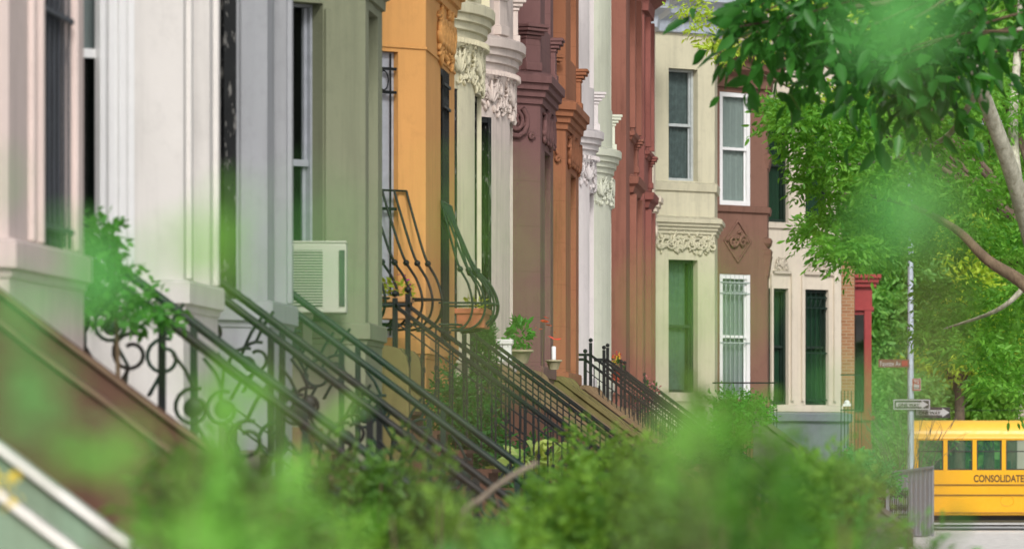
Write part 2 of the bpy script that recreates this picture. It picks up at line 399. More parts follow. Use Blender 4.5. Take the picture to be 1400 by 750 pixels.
def house(name, label, wallmat, trim, plot, plan, wins, cornice=True, frieze='leaf', fr_px=None, storey2=True, Ztop=11.2, Xb=-6.0,
          levels=(2.88, 3.05, 6.05, 6.13, 6.63, 6.66, 7.05), win2=(7.75, 10.0), roofmat=None, frame=None, sill_mat=None, dent=False, group='row houses along the street', ped=True, curved=False):
    zs0, zs1, zw1, zf0, zf1, zc0, zc1 = levels; frame = frame or M_white
    root = thing(name, label, 'house', (Xb-2, (plot[0]+plot[1])/2, 0), group)
    W = MB()
    x0 = Xb-11
    # party block
    W.quad((Xb, plot[0], -.1), (Xb, plot[1], -.1), (Xb, plot[1], Ztop), (Xb, plot[0], Ztop))
    W.quad((Xb, plot[0], -.1), (Xb, plot[0], Ztop), (x0, plot[0], Ztop), (x0, plot[0], -.1))
    W.quad((Xb, plot[1], -.1), (x0, plot[1], -.1), (x0, plot[1], Ztop), (Xb, plot[1], Ztop))
    W.quad((x0, plot[0], -.1), (x0, plot[0], Ztop), (x0, plot[1], Ztop), (x0, plot[1], -.1))
    ivs = [(a, b) for a, b, *_ in wins]; pl = insert(plan, [y for iv in ivs for y in iv])
    bands = [(zs1, zw1)]+([win2] if storey2 else [])
    ptop = Ztop-.02
    for (p, q) in zip(pl, pl[1:]):
        mid = (p[1]+q[1])/2; w_ = any(a < mid < b for a, b in ivs)
        zr = [(-.1, ptop)] if not w_ else [(-.1, bands[0][0])]+[(bands[i][1], bands[i+1][0]) for i in range(len(bands)-1)]+[(bands[-1][1], ptop)]
        for za, zb in zr: W.quad((p[0], p[1], za), (q[0], q[1], za), (q[0], q[1], zb), (p[0], p[1], zb))
    W.add([(x, y, ptop) for x, y in pl], [tuple(range(len(pl)))])
    for k, wn in enumerate(wins):
        A = plan_at_y(plan, wn[0]); B = plan_at_y(plan, wn[1]); t = Vector((B[0]-A[0], B[1]-A[1])).normalized(); n = Vector((t.y, -t.x)); d = .3
        A2 = (A[0]-n.x*d, A[1]-n.y*d); B2 = (B[0]-n.x*d, B[1]-n.y*d)
        for za, zb in bands:
            W.quad((*A, za), (*A2, za), (*A2, zb), (*A, zb)); W.quad((*B, za), (*B, zb), (*B2, zb), (*B2, za))
            mids = [p for p in pl if wn[0]-1e-6 <= p[1] <= wn[1]+1e-6]
            W.add([(*p, zb) for p in mids]+[(*B2, zb), (*A2, zb)], [tuple(range(len(mids)+2))])
            W.add([(*p, za) for p in mids]+[(*B2, za), (*A2, za)], [tuple(range(len(mids)+2))])
    W.build('wall', wallmat, root, fix=False)
    for wn in wins:
        A = plan_at_y(plan, wn[0]); B = plan_at_y(plan, wn[1]); o = wn[2] if len(wn) > 2 else {}
        for k, (za, zb) in enumerate(bands):
            kw = dict(o); kw.setdefault('fm', frame)
            up = kw.pop('up', {})
            if k == 1: kw.pop('bars', None); kw.update(up)
            window(root, A, B, za, zb, **kw)
    # sill course
    s = MB(); sweep(s, plan, [(-.02, zs0-.05), (.012, zs0-.04), (.018, zs0), (.045, zs0+.012), (.045, zs1-.02), (.035, zs1), (-.02, zs1+.002)])
    s.build('sill_course', sill_mat or trim, root)
    # water table low on the bay
    if cornice:
        c = MB(); H = zc1-zc0
        sweep(c, plan, [(-.02, zc0-.03), (.03, zc0-.02), (.035, zc0+H*.16), (.07, zc0+H*.2), (.075, zc0+H*.4), (.115, zc0+H*.44), (.12, zc0+H*.64), (.16, zc0+H*.68), (.165, zc0+H*.94), (.15, zc1), (-.02, zc1+.05)])
        if dent:
            pp = offset(plan, .075); 
            for (a, b) in zip(pp, pp[1:]):
                L = math.hypot(b[0]-a[0], b[1]-a[1]); k = max(1, int(L/.075))
                for i in range(k):
                    t = (i+.5)/k; c.box((a[0]+(b[0]-a[0])*t, a[1]+(b[1]-a[1])*t, zc0-.05), (.045, .045, .06))
        c.build('belt_cornice', trim, root)
    if frieze:
        for i, (a, b) in enumerate(fr_px): r = MB(); relief(r, plan, a, b, zf0, zf1, int(plot[0]*10)+i, frieze); r.build('carved_frieze', trim, root)
    if ped:   # small pedestals with capitals under the second storey windows
        for y in {round(b+.22, 2) for a, b, *_ in wins}:
            p = MB(); x, _ = plan_at_y(plan, y); x2, _ = plan_at_y(plan, y+.2); ang = math.atan2(x2-x, .2); R = Matrix.Rotation(-ang, 3, 'Z')
            p.box((x, y, zc1+.27), (.13, .3, .56), R); p.box((x+.02, y, zc1+.1), (.14, .34, .12), R)
            for k, (zz, ww) in enumerate(((.5, .16), (.55, .24), (.6, .32), (.65, .36))): p.box((x, y, zc1+zz), (ww, .24+ww*.6, .048), R)
            p.build('pedestal', trim, root, bevel=.012)
    # roof cornice
    rc = MB(); pr = [(-.02, Ztop-.75), (.08, Ztop-.72), (.1, Ztop-.5), (.3, Ztop-.35), (.34, Ztop-.2), (.5, Ztop-.08), (.5, Ztop+.05), (-.02, Ztop+.12)]
    full = [(Xb, plot[0]+.01)]+[p for p in plan if plot[0] < p[1] < plot[1]]+[(Xb, plot[1]-.01)]
    sweep(rc, full, pr); ro = offset(full, .4)
    rc.add([(x, y, Ztop+.1) for x, y in full]+[(x0, plot[1], Ztop+.1), (x0, plot[0], Ztop+.1)], [tuple(range(len(full)+2))])
    rc.build('roof_cornice', roofmat or trim, root)
    return root
SL = .75; XT, ZT = -5.35, 2.42               # stoop: landing edge and landing height
def nose(x): return ZT-SL*(x-XT)
XTOE = XT+ZT/SL
def stoop(root, y0, y1, mat, cheek=None, cmat=None, ch=.55, cap=.07, volute=True, Xb=-6.0, sx=0.0):
    XT = globals()['XT']+sx; XTOE = globals()['XTOE']+sx
    m = MB(); n = 13; rise = ZT/n; run = (XTOE-XT)/n
    poly = [(Xb+.001, -.08), (Xb+.001, ZT), (XT, ZT)]
    for i in range(n): poly += [(XT+run*i+.001, ZT-rise*(i+1)), (XT+run*(i+1), ZT-rise*(i+1))] if i < n-1 else [(XT+run*i+.001, 0), (XT+run*i+.001, -.08)]
    m.prism(poly, y0+.12, y1-.12)
    for i in range(n): m.bb(XT+run*(i-1)+.02 if i else XT-.3, XT+run*i+.035, y0+.125, y1-.125, ZT-rise*i-.001, ZT-rise*i+.035)
    st = m.build('stoop', mat, root)
    if cheek:
        for ya, yb in ((y0-.08, y0+.08), (y1-.08, y1+.08)) if volute else ((y0-.0, y0+.11), (y1-.11, y1+.0)):
            c = MB(); top = ZT+ch; xe = XTOE+.1
            zl = top; c.prism([(Xb+.002, -.08), (Xb+.002, top), (XT+.12, top), (xe, top-SL*(xe-XT-.12)), (xe, -.08)], ya+.02, yb-.02)
            c.build('cheek_wall', cheek, st)
            d = MB(); top -= 0 if volute else cap*.3; a = Vector((XT+.1, (ya+yb)/2, top)); b = Vector((xe+.05, (ya+yb)/2, top-SL*(xe+.05-XT-.1)))
            d.bar(a, b, yb-ya+.03, cap); d.bar(Vector((Xb+.01, (ya+yb)/2, top)), a, yb-ya+.03, cap)
            if volute:
                d.lathe((XT+.12, ya+.012, top-.165), [(.02, 0), (.2, 0), (.2, yb-ya-.024), (.02, yb-ya-.024)], 28, 'Y')
            d.build('coping', cmat or cheek, st, bevel=.012)
    return st
def railing(label, Y, style='bar', mat=None, xt=-5.25, xb=-2.35, h=.92, group='iron stoop railings', zoff=0.0, heavy=.05, sx=0.0):
    xt += sx; xb += sx; nose = lambda x: globals()['nose'](x-sx)
    mat = mat or M_iron; root = thing('stoop_railing', label, 'railing', (xb, Y, 0), group)
    def top(x): return nose(x)+h+zoff
    r = MB(); hw = heavy
    a, b = Vector((xt, Y, top(xt))), Vector((xb, Y, top(xb)))
    if style == 'scroll':
        pts = [Vector((xt-.62, Y, top(xt)-.02)), Vector((xt-.42, Y, top(xt)+.09)), Vector((xt-.2, Y, top(xt)+.1)), Vector((xt+.0, Y, top(xt)+.02)), Vector((xt+.2, Y, top(xt+.2))), b]
        r.tube(pts, hw*.6, 12)
    else:
        r.bar(a, b, .05, .032); r.tube([a, a+Vector((-.25, 0, 0))], .022, 8)
        r.bar(a-Vector((0, 0, .012))+Vector((0, .0, 0)), b-Vector((0, 0, .03)), .02, .03)
    r.build('handrail', mat, root)
    l = MB(); zl = .14
    if style == 'scroll': l.bar(Vector((xt, Y, nose(xt)+.06+zoff)), Vector((xb, Y, nose(xb)+.06+zoff)), .02, .014)
    else: l.bar(Vector((xt, Y, nose(xt)+zl+zoff)), Vector((xb, Y, nose(xb)+zl+zoff)), .035, .02)
    if style == 'bar': l.bar(Vector((xt, Y, top(xt)-.16)), Vector((xb, Y, top(xb)-.16)), .022, .016)
    l.build('bottom_rail', mat, root)
    L = ROOT[root.name]
    for x in (xt, xb):
        p = MB(); hh = top(x)-nose(x)+.02+(.07 if style == 'bar' else 0); p.box((x, Y, nose(x)-.04+zoff+hh/2), (.05, .05, hh)); p.ball((x, Y, nose(x)+zoff+hh), .035, 8)
        p.build('newel_post', mat, root)
    if style == 'bar':
        n = int((xb-xt)/.135); first = None
        for i in range(1, n):
            x = xt+(xb-xt)*i/n
            if first is None:
                bm_ = MB(); bm_.box((x, Y, nose(x)+zoff+(zl+h)/2), (.017, .017, h-zl)); bm_.box((x, Y, nose(x)+zoff+h*.55), (.03, .03, .05))
                first = bm_.build('baluster', mat, root); x1 = x
            else: dup(first, root, (x-x1, 0, nose(x)-nose(x1)))
    else:
        n = 4; first = None
        for i in range(1, n):
            x = xt+(xb-xt)*i/n
            if first is None:
                pm = MB(); pm.box((x, Y, nose(x)+zoff+h/2), (.045, .04, h-.02)); first = pm.build('post', mat, root); x1 = x
            else: dup(first, root, (x-x1, 0, nose(x)-nose(x1)))
        firsts = None
        for i in range(n):
            x = xt+(xb-xt)*(i+.5)/n
            if firsts is None:
                sm = MB(); zc = nose(x)+zoff+.5
                for sx, ph in ((-.17, .0), (.17, .05)):
                    zz = zc-SL*sx+ph
                    pts = [(x+sx+.13*(1-q*.6)*math.cos(2*PI*q*1.15+1.2), Y, zz+.13*(1-q*.6)*math.sin(2*PI*q*1.15+1.2)) for q in [k/18 for k in range(19)]]; sm.tube(pts, .014, 6)
                    pts = [(x+sx*.9, Y, zz-.1), (x+sx*.4, Y, zz-.25+.0), (x+sx*.55, Y, nose(x+sx*.55)+zoff+zl)]; sm.tube(pts, .014, 6)
                    pts = [(x+sx, Y, zz+.13), (x+sx*1.3, Y, zz+.24), (x+sx*1.75, Y, nose(x+sx*1.75)+zoff+h-.05)]; sm.tube(pts, .013, 6)
                sc_ = sm.build('scroll', mat, root)
                rs = MB(); rs.lathe((x-.17, Y-.025, zc+SL*.17), [(.0, .01), (.05, .012), (.062, .02), (.062, .03), (.05, .038), (.0, .04)], 20, 'Y')
                ro_ = rs.build('rosette', mat, root); firsts = (sc_, ro_); x1 = x
            else:
                for q in firsts: dup(q, root, (x-x1, 0, nose(x)-nose(x1)))
    return root
H = {}
C = {k: stucco('stucco_'+k, v, d, joints=j) for k, v, d, j in [
    ('white_far', (222, 220, 214), .15, 0), ('pink', (208, 192, 186), .22, 0), ('white', (212, 208, 204), .2, 0), ('grey', (158, 160, 164), .25, 0), ('olive', (130, 134, 110), .28, 0), ('orange', (208, 154, 92), .22, 0),
    ('cream', (210, 204, 176), .32, 0), ('rose', (206, 192, 184), .34, 0), ('plum', (116, 84, 82), .3, 1), ('rust', (152, 100, 72), .5, 1), ('lilac', (210, 203, 202), .2, 0),
    ('sage', (204, 206, 190), .2, 0), ('red', (142, 94, 80), .38, 0), ('maroon', (138, 86, 78), .38, 0), ('ivory', (218, 205, 185), .2, 0), ('beige', (192, 187, 162), .25, 0), ('brown', (122, 90, 77), .35, 0), ('tan', (200, 190, 174), .2, 0),
    ('stoop_brown', (92, 66, 54), .4, 0), ('stoop_olive', (112, 104, 66), .4, 0), ('stoop_grey', (104, 100, 92), .35, 0), ('stoop_tan', (128, 108, 82), .4, 0)]}
lace = paint('net_curtain', (205, 210, 212), .9, 0, .1); greyc = paint('grey_curtain', (186, 188, 196), .9, 0, .1); greenc = paint('pale_green_curtain', (150, 178, 160), .9, 0, .1)
bl = paint('peeling_black_paint', (18, 19, 20), .22, 0, .3, .6, chips=(120, 118, 114))
def fillets(root, plan, pxs, mat, z0, z1, w=.05, d=.035):
    for px in pxs:
        y = y_px(plan, px); x, _ = plan_at_y(plan, y); x2, _ = plan_at_y(plan, y+.05); ang = math.atan2(x2-x, .05); m = MB()
        m.box((x, y, (z0+z1)/2), (d*2, w, z1-z0), Matrix.Rotation(-ang, 3, 'Z')); m.build('moulding', mat, root, bevel=.008)
# H0 white house, mostly before the frame
pl = canted(-4.8, 22.6, 23.4); house('row_house', 'white stone row house whose pale stoop wall crosses the lower left corner', C['white_far'], C['white_far'], (19.4, 24.6), pl, [], frieze=None, ped=False)
H[0] = bpy.data.objects['row_house']; stoop(H[0], 20.1, 21.6, C['stoop_grey'], stucco('stoop_sage', (128, 150, 128), .3), C['white_far'], ch=.63, cap=.045, volute=False)
def hs_(i, label, wall, trim, plot, plan, wins, **k): H[i] = house('row_house', label, wall, trim, plot, plan, wins, **k); return H[i]
pl = canted(-4.8, 27.9, 30.5)
hs_(1, 'pale pink row house with a dark iron window grille, next to the left edge', C['pink'], C['pink'], (24.6, 31.0), pl, [(29.0, 30.03, dict(bars=(paint('grey_iron', (58, 62, 70), .6), .17, .0), fm=M_iron, depth=.1, gm=paint('matt_dark_pane', (34, 40, 44), .6)))], frieze=None)
fillets(H[1], pl, (40, 52, 100), C['pink'], 3.06, 7, .06)
stoop(H[1], 25.3, 26.9, C['stoop_brown'], C['stoop_brown'], stucco('coping_brown', (122, 102, 82), .3), ch=.75, cap=.022, volute=False)
pl = canted(-4.8, 34.8, 36.6)
hs_(2, 'white row house with a white moulded window frame, between the pink and the grey house', C['white'], C['white'], (31.0, 37.2), pl, [(33.5, 34.49, dict(frame_w=.19, fm=M_white, depth=.05, curtain=(greyc, .5, 0, 1))), (35.3, 36.15, {})], frieze=None)
fillets(H[2], pl, (137, 149, 163, 176), M_white, 3.06, 7, .05); fillets(H[2], pl, (256, 293), C['white'], 3.06, 7, .1)
stoop(H[2], 31.7, 33.4, C['stoop_grey'])
pl = canted(-4.8, 39.5, 41.15)
hs_(3, 'light grey row house with peeling black window trim beside the white house', C['grey'], C['grey'], (37.2, 41.7), pl, [(38.55, 39.29, dict(fm=bl, frame_w=.12, depth=.05, curtain=(greyc, .3, 0, .4))), (39.95, 40.75, dict(fm=bl))], frieze=None)
fillets(H[3], pl, (333, 394), C['grey'], 3.06, 7, .1)
stoop(H[3], 37.3, 38.25, C['stoop_grey'])
pl = canted(-4.8, 46.9, 48.45)
hs_(4, 'olive grey row house with an air conditioner in its window', C['olive'], C['olive'], (41.7, 48.9), pl, [(45.95, 46.55, dict(fm=paint('silver_grey_frame', (156, 160, 168), .5), curtain=(lace, .0, .3, .72), frame_w=.03, depth=.2)), (47.2, 48.05, {})], frieze=None, levels=(2.9, 3.06, 5.95, 6.0, 6.05, 6.06, 6.5))
fillets(H[4], pl, (446,), C['olive'], 3.08, 5.9, .06)
stoop(H[4], 42.2, 43.7, C['stoop_tan'])
pl = canted(-4.8, 53.0, 56.5, back=.35)
hs_(5, 'orange row house with basket shaped iron guards on its tall windows', C['orange'], C['orange'], (48.9, 57.0), pl, [(52.0, 52.74, dict(fm=paint('silver_grey_frame', (156, 160, 168), .5), frame_w=.2, depth=.12, bars=(M_iron, .15, -.02))), (54.75, 55.6, dict(fm=M_iron, depth=.06, gm=M_matt, bars=(M_iron, .16, .02)))], frieze='vine', fr_px=[(54.35, 56.1)], levels=(2.88, 3.05, 5.99, 6.1, 6.6, 6.68, 7.05))
stoop(H[5], 49.15, 50.6, C['stoop_brown'], sx=.5)
c = MB(); sweep(c, pl, [(-.01, 6.03), (.015, 6.035), (.015, 6.06), (-.01, 6.065)]); c.build('string_line', C['orange'], H[5])
for ya in (49.1, 50.5): m = MB(); m.prism([(-5.99, -.05), (-5.99, 2.9), (-4.82, 2.9), (-4.7, 2.87), (-4.64, 2.8), (-4.61, 2.68), (-4.61, -.05)], ya, ya+.18); m.build('cheek_wall', C['stoop_olive'], H[5], bevel=.01)
pl = bow(-4.8, 60.1, 1.75)
w1, w2 = y_px(pl, 617), y_px(pl, 626); w3, w4 = y_px(pl, 649), y_px(pl, 649)+.75
hs_(6, 'cream row house with a rounded bay and carved leaf frieze, beside the orange house', C['cream'], C['cream'], (57.0, 62.1), pl, [(w2-.35, w2, dict(depth=.06, fm=bl)), (w3, w4, dict(depth=.1, fm=bl, gm=M_matt))], frieze='leaf', fr_px=[(w2-.35, w4+.55)], dent=True)
stoop(H[6], 57.2, 58.3, C['stoop_brown'], sx=.5)
pl = bow(-4.8, 65.2, 1.7)
w1, w2 = y_px(pl, 662), y_px(pl, 672); w3 = y_px(pl, 697)
hs_(7, 'pinkish cream row house with a rounded bay and garland frieze, beside the plum house', C['rose'], C['rose'], (62.1, 66.9), pl, [(w2-.4, w2, dict(depth=.05, fm=bl)), (w3, w3+.75, dict(depth=.1, fm=bl))], frieze='leaf', fr_px=[(w2-.4, w3+1.3)], dent=True)
stoop(H[7], 62.2, 63.4, C['stoop_brown'], C['stoop_brown'], C['stoop_tan'], ch=.5, sx=.42)
def cant_house(i, label, wall, Yc, Yr, plot, cw, fw, frz='scroll', **k):
    p = canted(-4.8, Yc, Yr, back=.35)
    wins = []
    if cw: wins.append((Yc-cw[0], Yc-cw[1], k.pop('o1', {})))
    if fw: wins.append((fw[0], fw[1], k.pop('o2', {})))
    fr = [(Yc-.62, Yc-.06), (Yc+.35, Yr-.1)] if frz else None
    return hs_(i, label, wall, wall, plot, p, wins, frieze=frz, fr_px=fr, **k)
cant_house(8, 'dark plum brown row house with a scroll carved frieze', C['plum'], 70.4, 73.1, (66.9, 73.5), (.95, .36), (71.3, 72.5))
stoop(H[8], 66.95, 68.3, C['stoop_brown'], C['stoop_tan'], C['stoop_tan'], ch=.5, sx=.5)
cant_house(9, 'rusty orange brown row house between the plum and the lilac white house', C['rust'], 75.9, 79.1, (73.5, 79.5), (.95, .5), (77.1, 78.4))
stoop(H[9], 73.7, 75.0, C['stoop_olive'], C['stoop_olive'], C['stoop_olive'], ch=.5, sx=.5)
pl = bow(-4.8, 83.2, 1.1)
w2 = y_px(pl, 790); w3 = y_px(pl, 806)
hs_(10, 'lilac white row house with a narrow rounded bay', C['lilac'], C['lilac'], (79.5, 84.9), pl, [(w3, w3+.6, {})], frieze='leaf', fr_px=[(82.3, 84.1)], dent=True)
stoop(H[10], 79.9, 81.5, C['stoop_brown'], C['stoop_grey'], C['stoop_tan'], ch=.45, sx=.5)
pl = bow(-4.8, 88.6, 1.5)
w3 = y_px(pl, 835)
hs_(11, 'pale sage green row house with a rounded bay beside the tall red house', C['sage'], C['sage'], (84.9, 90.2), pl, [(w3, w3+.7, {})], frieze='leaf', fr_px=[(87.3, 89.9)])
stoop(H[11], 85.1, 86.4, C['stoop_grey'], C['stoop_tan'], C['stoop_tan'], ch=.2, sx=.5)
cant_house(12, 'brick red row house with tall plain piers beside the sage green house', C['red'], 93.3, 97.4, (90.2, 97.8), None, (95.0, 96.2), frz=None, cornice=False)
stoop(H[12], 90.5, 92.0, C['stoop_brown'], C['stoop_brown'], C['stoop_tan'], ch=.2, sx=.5)
cant_house(13, 'maroon row house seen as a sliver behind the brick red one', C['maroon'], 100.2, 102.6, (97.8, 103.0), None, (101.0, 101.9), frz=None, cornice=False)
stoop(H[13], 98.0, 99.3, C['stoop_brown'], C['stoop_brown'], C['stoop_tan'], ch=.2, sx=.5)
# small front-edge cornices on the two red houses
for i, (ya, yb) in ((12, (94.7, 97.4)), (13, (100.7, 102.6))):
    c = MB(); p = [(-5.2, ya-.02), (-4.8, ya), (-4.8, yb), (-5.6, yb+.2)]
    for zz, g_ in ((6.62, 1), (7.6, .55)): sweep(c, p, [(-.02, zz), (.06*g_, zz+.03), (.1*g_, zz+.14*g_), (.16*g_, zz+.19*g_), (.18*g_, zz+.32*g_), (-.02, zz+.38*g_)])
    for q, zz in ((ya+.15, 5.9), (yb-.2, 5.9)): c.bb(-4.8, -4.68, q-.14, q+.14, 2.9, 6.62); c.bb(-4.8, -4.7, q-.12, q+.12, 7.85, 10.4)
    c.build('pier_cornice', C['red'] if i == 12 else C['maroon'], H[i])
cant_house(14, 'ivory row house seen as a thin strip before the beige house', C['ivory'], 104.1, 105.0, (103.0, 105.6), None, None, frz='vine', roofmat=paint('pale_metal', (196, 204, 214), .5, .2, .2))
# three forward houses near the corner
metal = paint('grey_metal_cornice', (176, 184, 196), .5, .3, .3)
pl = [(-6.6, 106.2), (-5.05, 107.0), (xat(977, 108.2), 108.2), (xat(977, 108.2), 110.0), (-6.6, 110.6)]
def yp(px): return y_px(pl, px)
LV = (zat(549, 107.6), zat(536, 107.6), zat(355, 107.6), zat(346, 107.6), zat(320, 107.6), zat(318, 107.6), zat(298, 107.6))
hs_(15, 'beige corner bay house with vine carved frieze and dark sash windows', C['beige'], C['beige'], (105.6, 110.8), pl, [(yp(914), yp(954), dict(fm=paint('dark_green_frame', (24, 40, 32), .4), curtain=(paint('green_grey_curtain', (120, 146, 130), .9, 0, .5), 0, .05, .8), frame_w=.06, up=dict(fm=paint('grey_frame', (168, 174, 174), .5), curtain=(paint('reflection_grey_curtain', (116, 126, 130), .9, 0, .6), 0, .0, 1))))],  # upper curtain's grey imitates the dull reflection on the glass
    frieze='vine', fr_px=[(yp(898), yp(976))], levels=LV, win2=(zat(247, 107.6), zat(94, 107.6)), Ztop=zat(38, 107.6)+.62, Xb=-6.6, roofmat=metal, ped=False)
c = MB(); sweep(c, pl, [(-.02, zat(262, 107.6)), (.04, zat(262, 107.6)+.02), (.06, zat(250, 107.6)), (-.02, zat(248, 107.6))]); c.build('upper_sill', C['beige'], H[15])
X2 = xat(1049, 112.6)
pl = [(-6.6, 110.9), (-4.2, 111.0), (X2, 112.6), (X2, 114.0), (-6.6, 114.4)]
LV = (zat(556, 112), zat(545, 112), zat(375, 112), zat(340, 112), zat(300, 112), zat(292, 112), zat(284, 112))
hs_(16, 'reddish brown corner bay house with bright white window frames', C['brown'], C['brown'], (110.8, 114.5), pl, [(yp(984), yp(1026), dict(fm=M_white, frame_w=.1, depth=.06, curtain=(lace, 0, .0, .85), bars=(paint('bar_grey', (150, 160, 158), .5), .13, -.02), up=dict(curtain=(lace, 0, 0, .9))))],
    frieze=None, cornice=False, levels=LV, win2=(zat(281, 112), zat(127, 112)), Ztop=zat(75, 112), Xb=-6.6, ped=False)
r = MB(); relief(r, pl, yp(990), yp(1026), zat(358, 112), zat(302, 112), 5, 'diamond'); r.build('carved_diamond', C['brown'], H[16])
c = MB(); sweep(c, pl, [(-.02, zat(291, 112)), (.05, zat(291, 112)+.02), (.07, zat(282, 112)), (-.02, zat(281, 112))]); c.build('upper_sill', C['brown'], H[16])
c = MB(); q = [(X2-.3, 112.58), (X2, 112.6), (X2, 113.9), (X2-.3, 114.05)]
for py, hh in ((352, .5), (345, .2), (330, .14), (215, .3)): sweep(c, q, [(-.02, zat(py, 112.6)-hh), (.02, zat(py, 112.6)-hh*.8), (.07, zat(py, 112.6)-.04), (.09, zat(py, 112.6)+.06), (-.02, zat(py, 112.6)+.1)])
c.build('pier_capital', C['brown'], H[16])
X3 = xat(1150, 117); pl = [(-6.6, 114.6), (-3.6, 114.6), (-3.05, 114.9), (X3, 116.9), (X3, 117.3), (-6.6, 117.5)]
LV = (zat(563, 116), zat(553, 116), zat(395, 116), zat(370, 116), zat(348, 116), zat(338, 116), zat(330, 116))
gr = paint('green_shade', (40, 84, 58), .8); dgf = paint('dark_green_frame', (24, 40, 32), .4)
wl = [(yp(1050), yp(1078), dict(fm=dgf, depth=.14, curtain=(gr, 0, 0, 1))), (yp(1101), yp(1133), dict(fm=dgf, depth=.14, bars=(M_irong, .14, -.05), curtain=(gr, 0, 0, 1)))]
hs_(17, 'tan stucco house on the corner with green shaded windows and cartouche ornaments', C['tan'], C['tan'], (114.5, 117.6), pl, wl, frieze=None, cornice=False, levels=LV, win2=(zat(305, 116), zat(150, 116)), Ztop=11.6, Xb=-6.6, ped=False)
r = MB()
for a, b in ((1056, 1080), (1098, 1138)):
    y0, y1 = yp(a), yp(b); relief(r, pl, y0+.05, y1-.05, zat(371, 116), zat(350, 116), a, 'leaf')
    s = insert(pl, [y0, y1]); s = [p for p in s if y0-1e-6 <= p[1] <= y1+1e-6]; sweep(r, s, [(-.01, zat(376, 116)), (.06, zat(376, 116)+.02), (.07, zat(372, 116)), (-.01, zat(371, 116))])
for px in (1054, 1082, 1096, 1140):
    y0 = yp(px); A = plan_at_y(pl, y0); r.box((A[0]+.02, A[1]-.02, (zat(545, 116)+zat(378, 116))/2), (.06, .06, zat(378, 116)-zat(550, 116)), Matrix.Rotation(-.8, 3, 'Z'))
r.build('window_surround', C['tan'], H[17])
c = MB(); sweep(c, pl, [(-.02, zat(314, 116)), (.05, zat(313, 116)), (.06, zat(306, 116)), (-.02, zat(305, 116))]); c.build('upper_sill', C['tan'], H[17])
# grey basement front of the tan house
bs = MB(); sweep(bs, [(-3.0, 114.8), (X3+.12, 116.85), (X3+.12, 117.35)], [(.06, -.05), (.06, 1.0), (.1, 1.02), (.1, 1.12), (.06, 1.15), (.06, LV[0]-.25), (.14, LV[0]-.2), (.14, LV[0]-.04), (-.02, LV[0])])
bs.build('basement_front', paint('blue_grey_paint', (108, 114, 120), .5), H[17])
# brick building with red oriel
b = thing('corner_building', 'tan brick corner building with a red wooden oriel behind the tan house', 'building', (-3, 119, 0))
m = MB(); m.bb(-14, xat(1168, 118), 117.7, 119.6, -.1, zat(338, 118)); m.bb(-14, xat(1168, 118)-.35, 117.7, 119.6, zat(338, 118)+.002, 11.2); m.build('wall', brick('tan_brick', (160, 118, 84), (142, 98, 68), (156, 138, 112)), b)
red = paint('red_paint', (142, 46, 46), .45, 0, .2)
o = MB(); Yo = 119.9; xa, xb_ = -2.5, xat(1191, Yo)
o.bb(xa, xb_, Yo, Yo+1.5, zat(606, Yo), zat(570, Yo)); o.bb(xa, xb_-.02, Yo+.02, Yo+1.5, zat(570, Yo), zat(420, Yo)-.002)
for (a, b2, ex) in ((613, 606, .02), (574, 568, .08), (424, 419, .06), (392, 386, .12), (386, 380, .18), (380, 375, .24)): o.bb(xa, xb_+ex, Yo-ex, Yo+1.5, zat(a, Yo), zat(b2, Yo))
o.bb(xa, xb_+.02, Yo-.02, Yo+1.5, zat(419, Yo), zat(392, Yo))
for px in (1187,): o.bb(xat(px-5, Yo), xb_+.01, Yo-.05, Yo+.02, zat(568, Yo), zat(424, Yo))
orl = o.build('oriel', red, b)
g = MB(); g.bb(xat(1168, Yo), xat(1181, Yo), Yo-.03, Yo+.01, zat(562, Yo), zat(430, Yo)); g.build('window', M_gdark, orl)
m = MB(); m.bb(-1.5, xb_-.3, Yo+.05, Yo+1.4, -.1, zat(612, Yo)-.01); m.build('oriel_base', brick('tan_brick', 0, 0, 0), b)
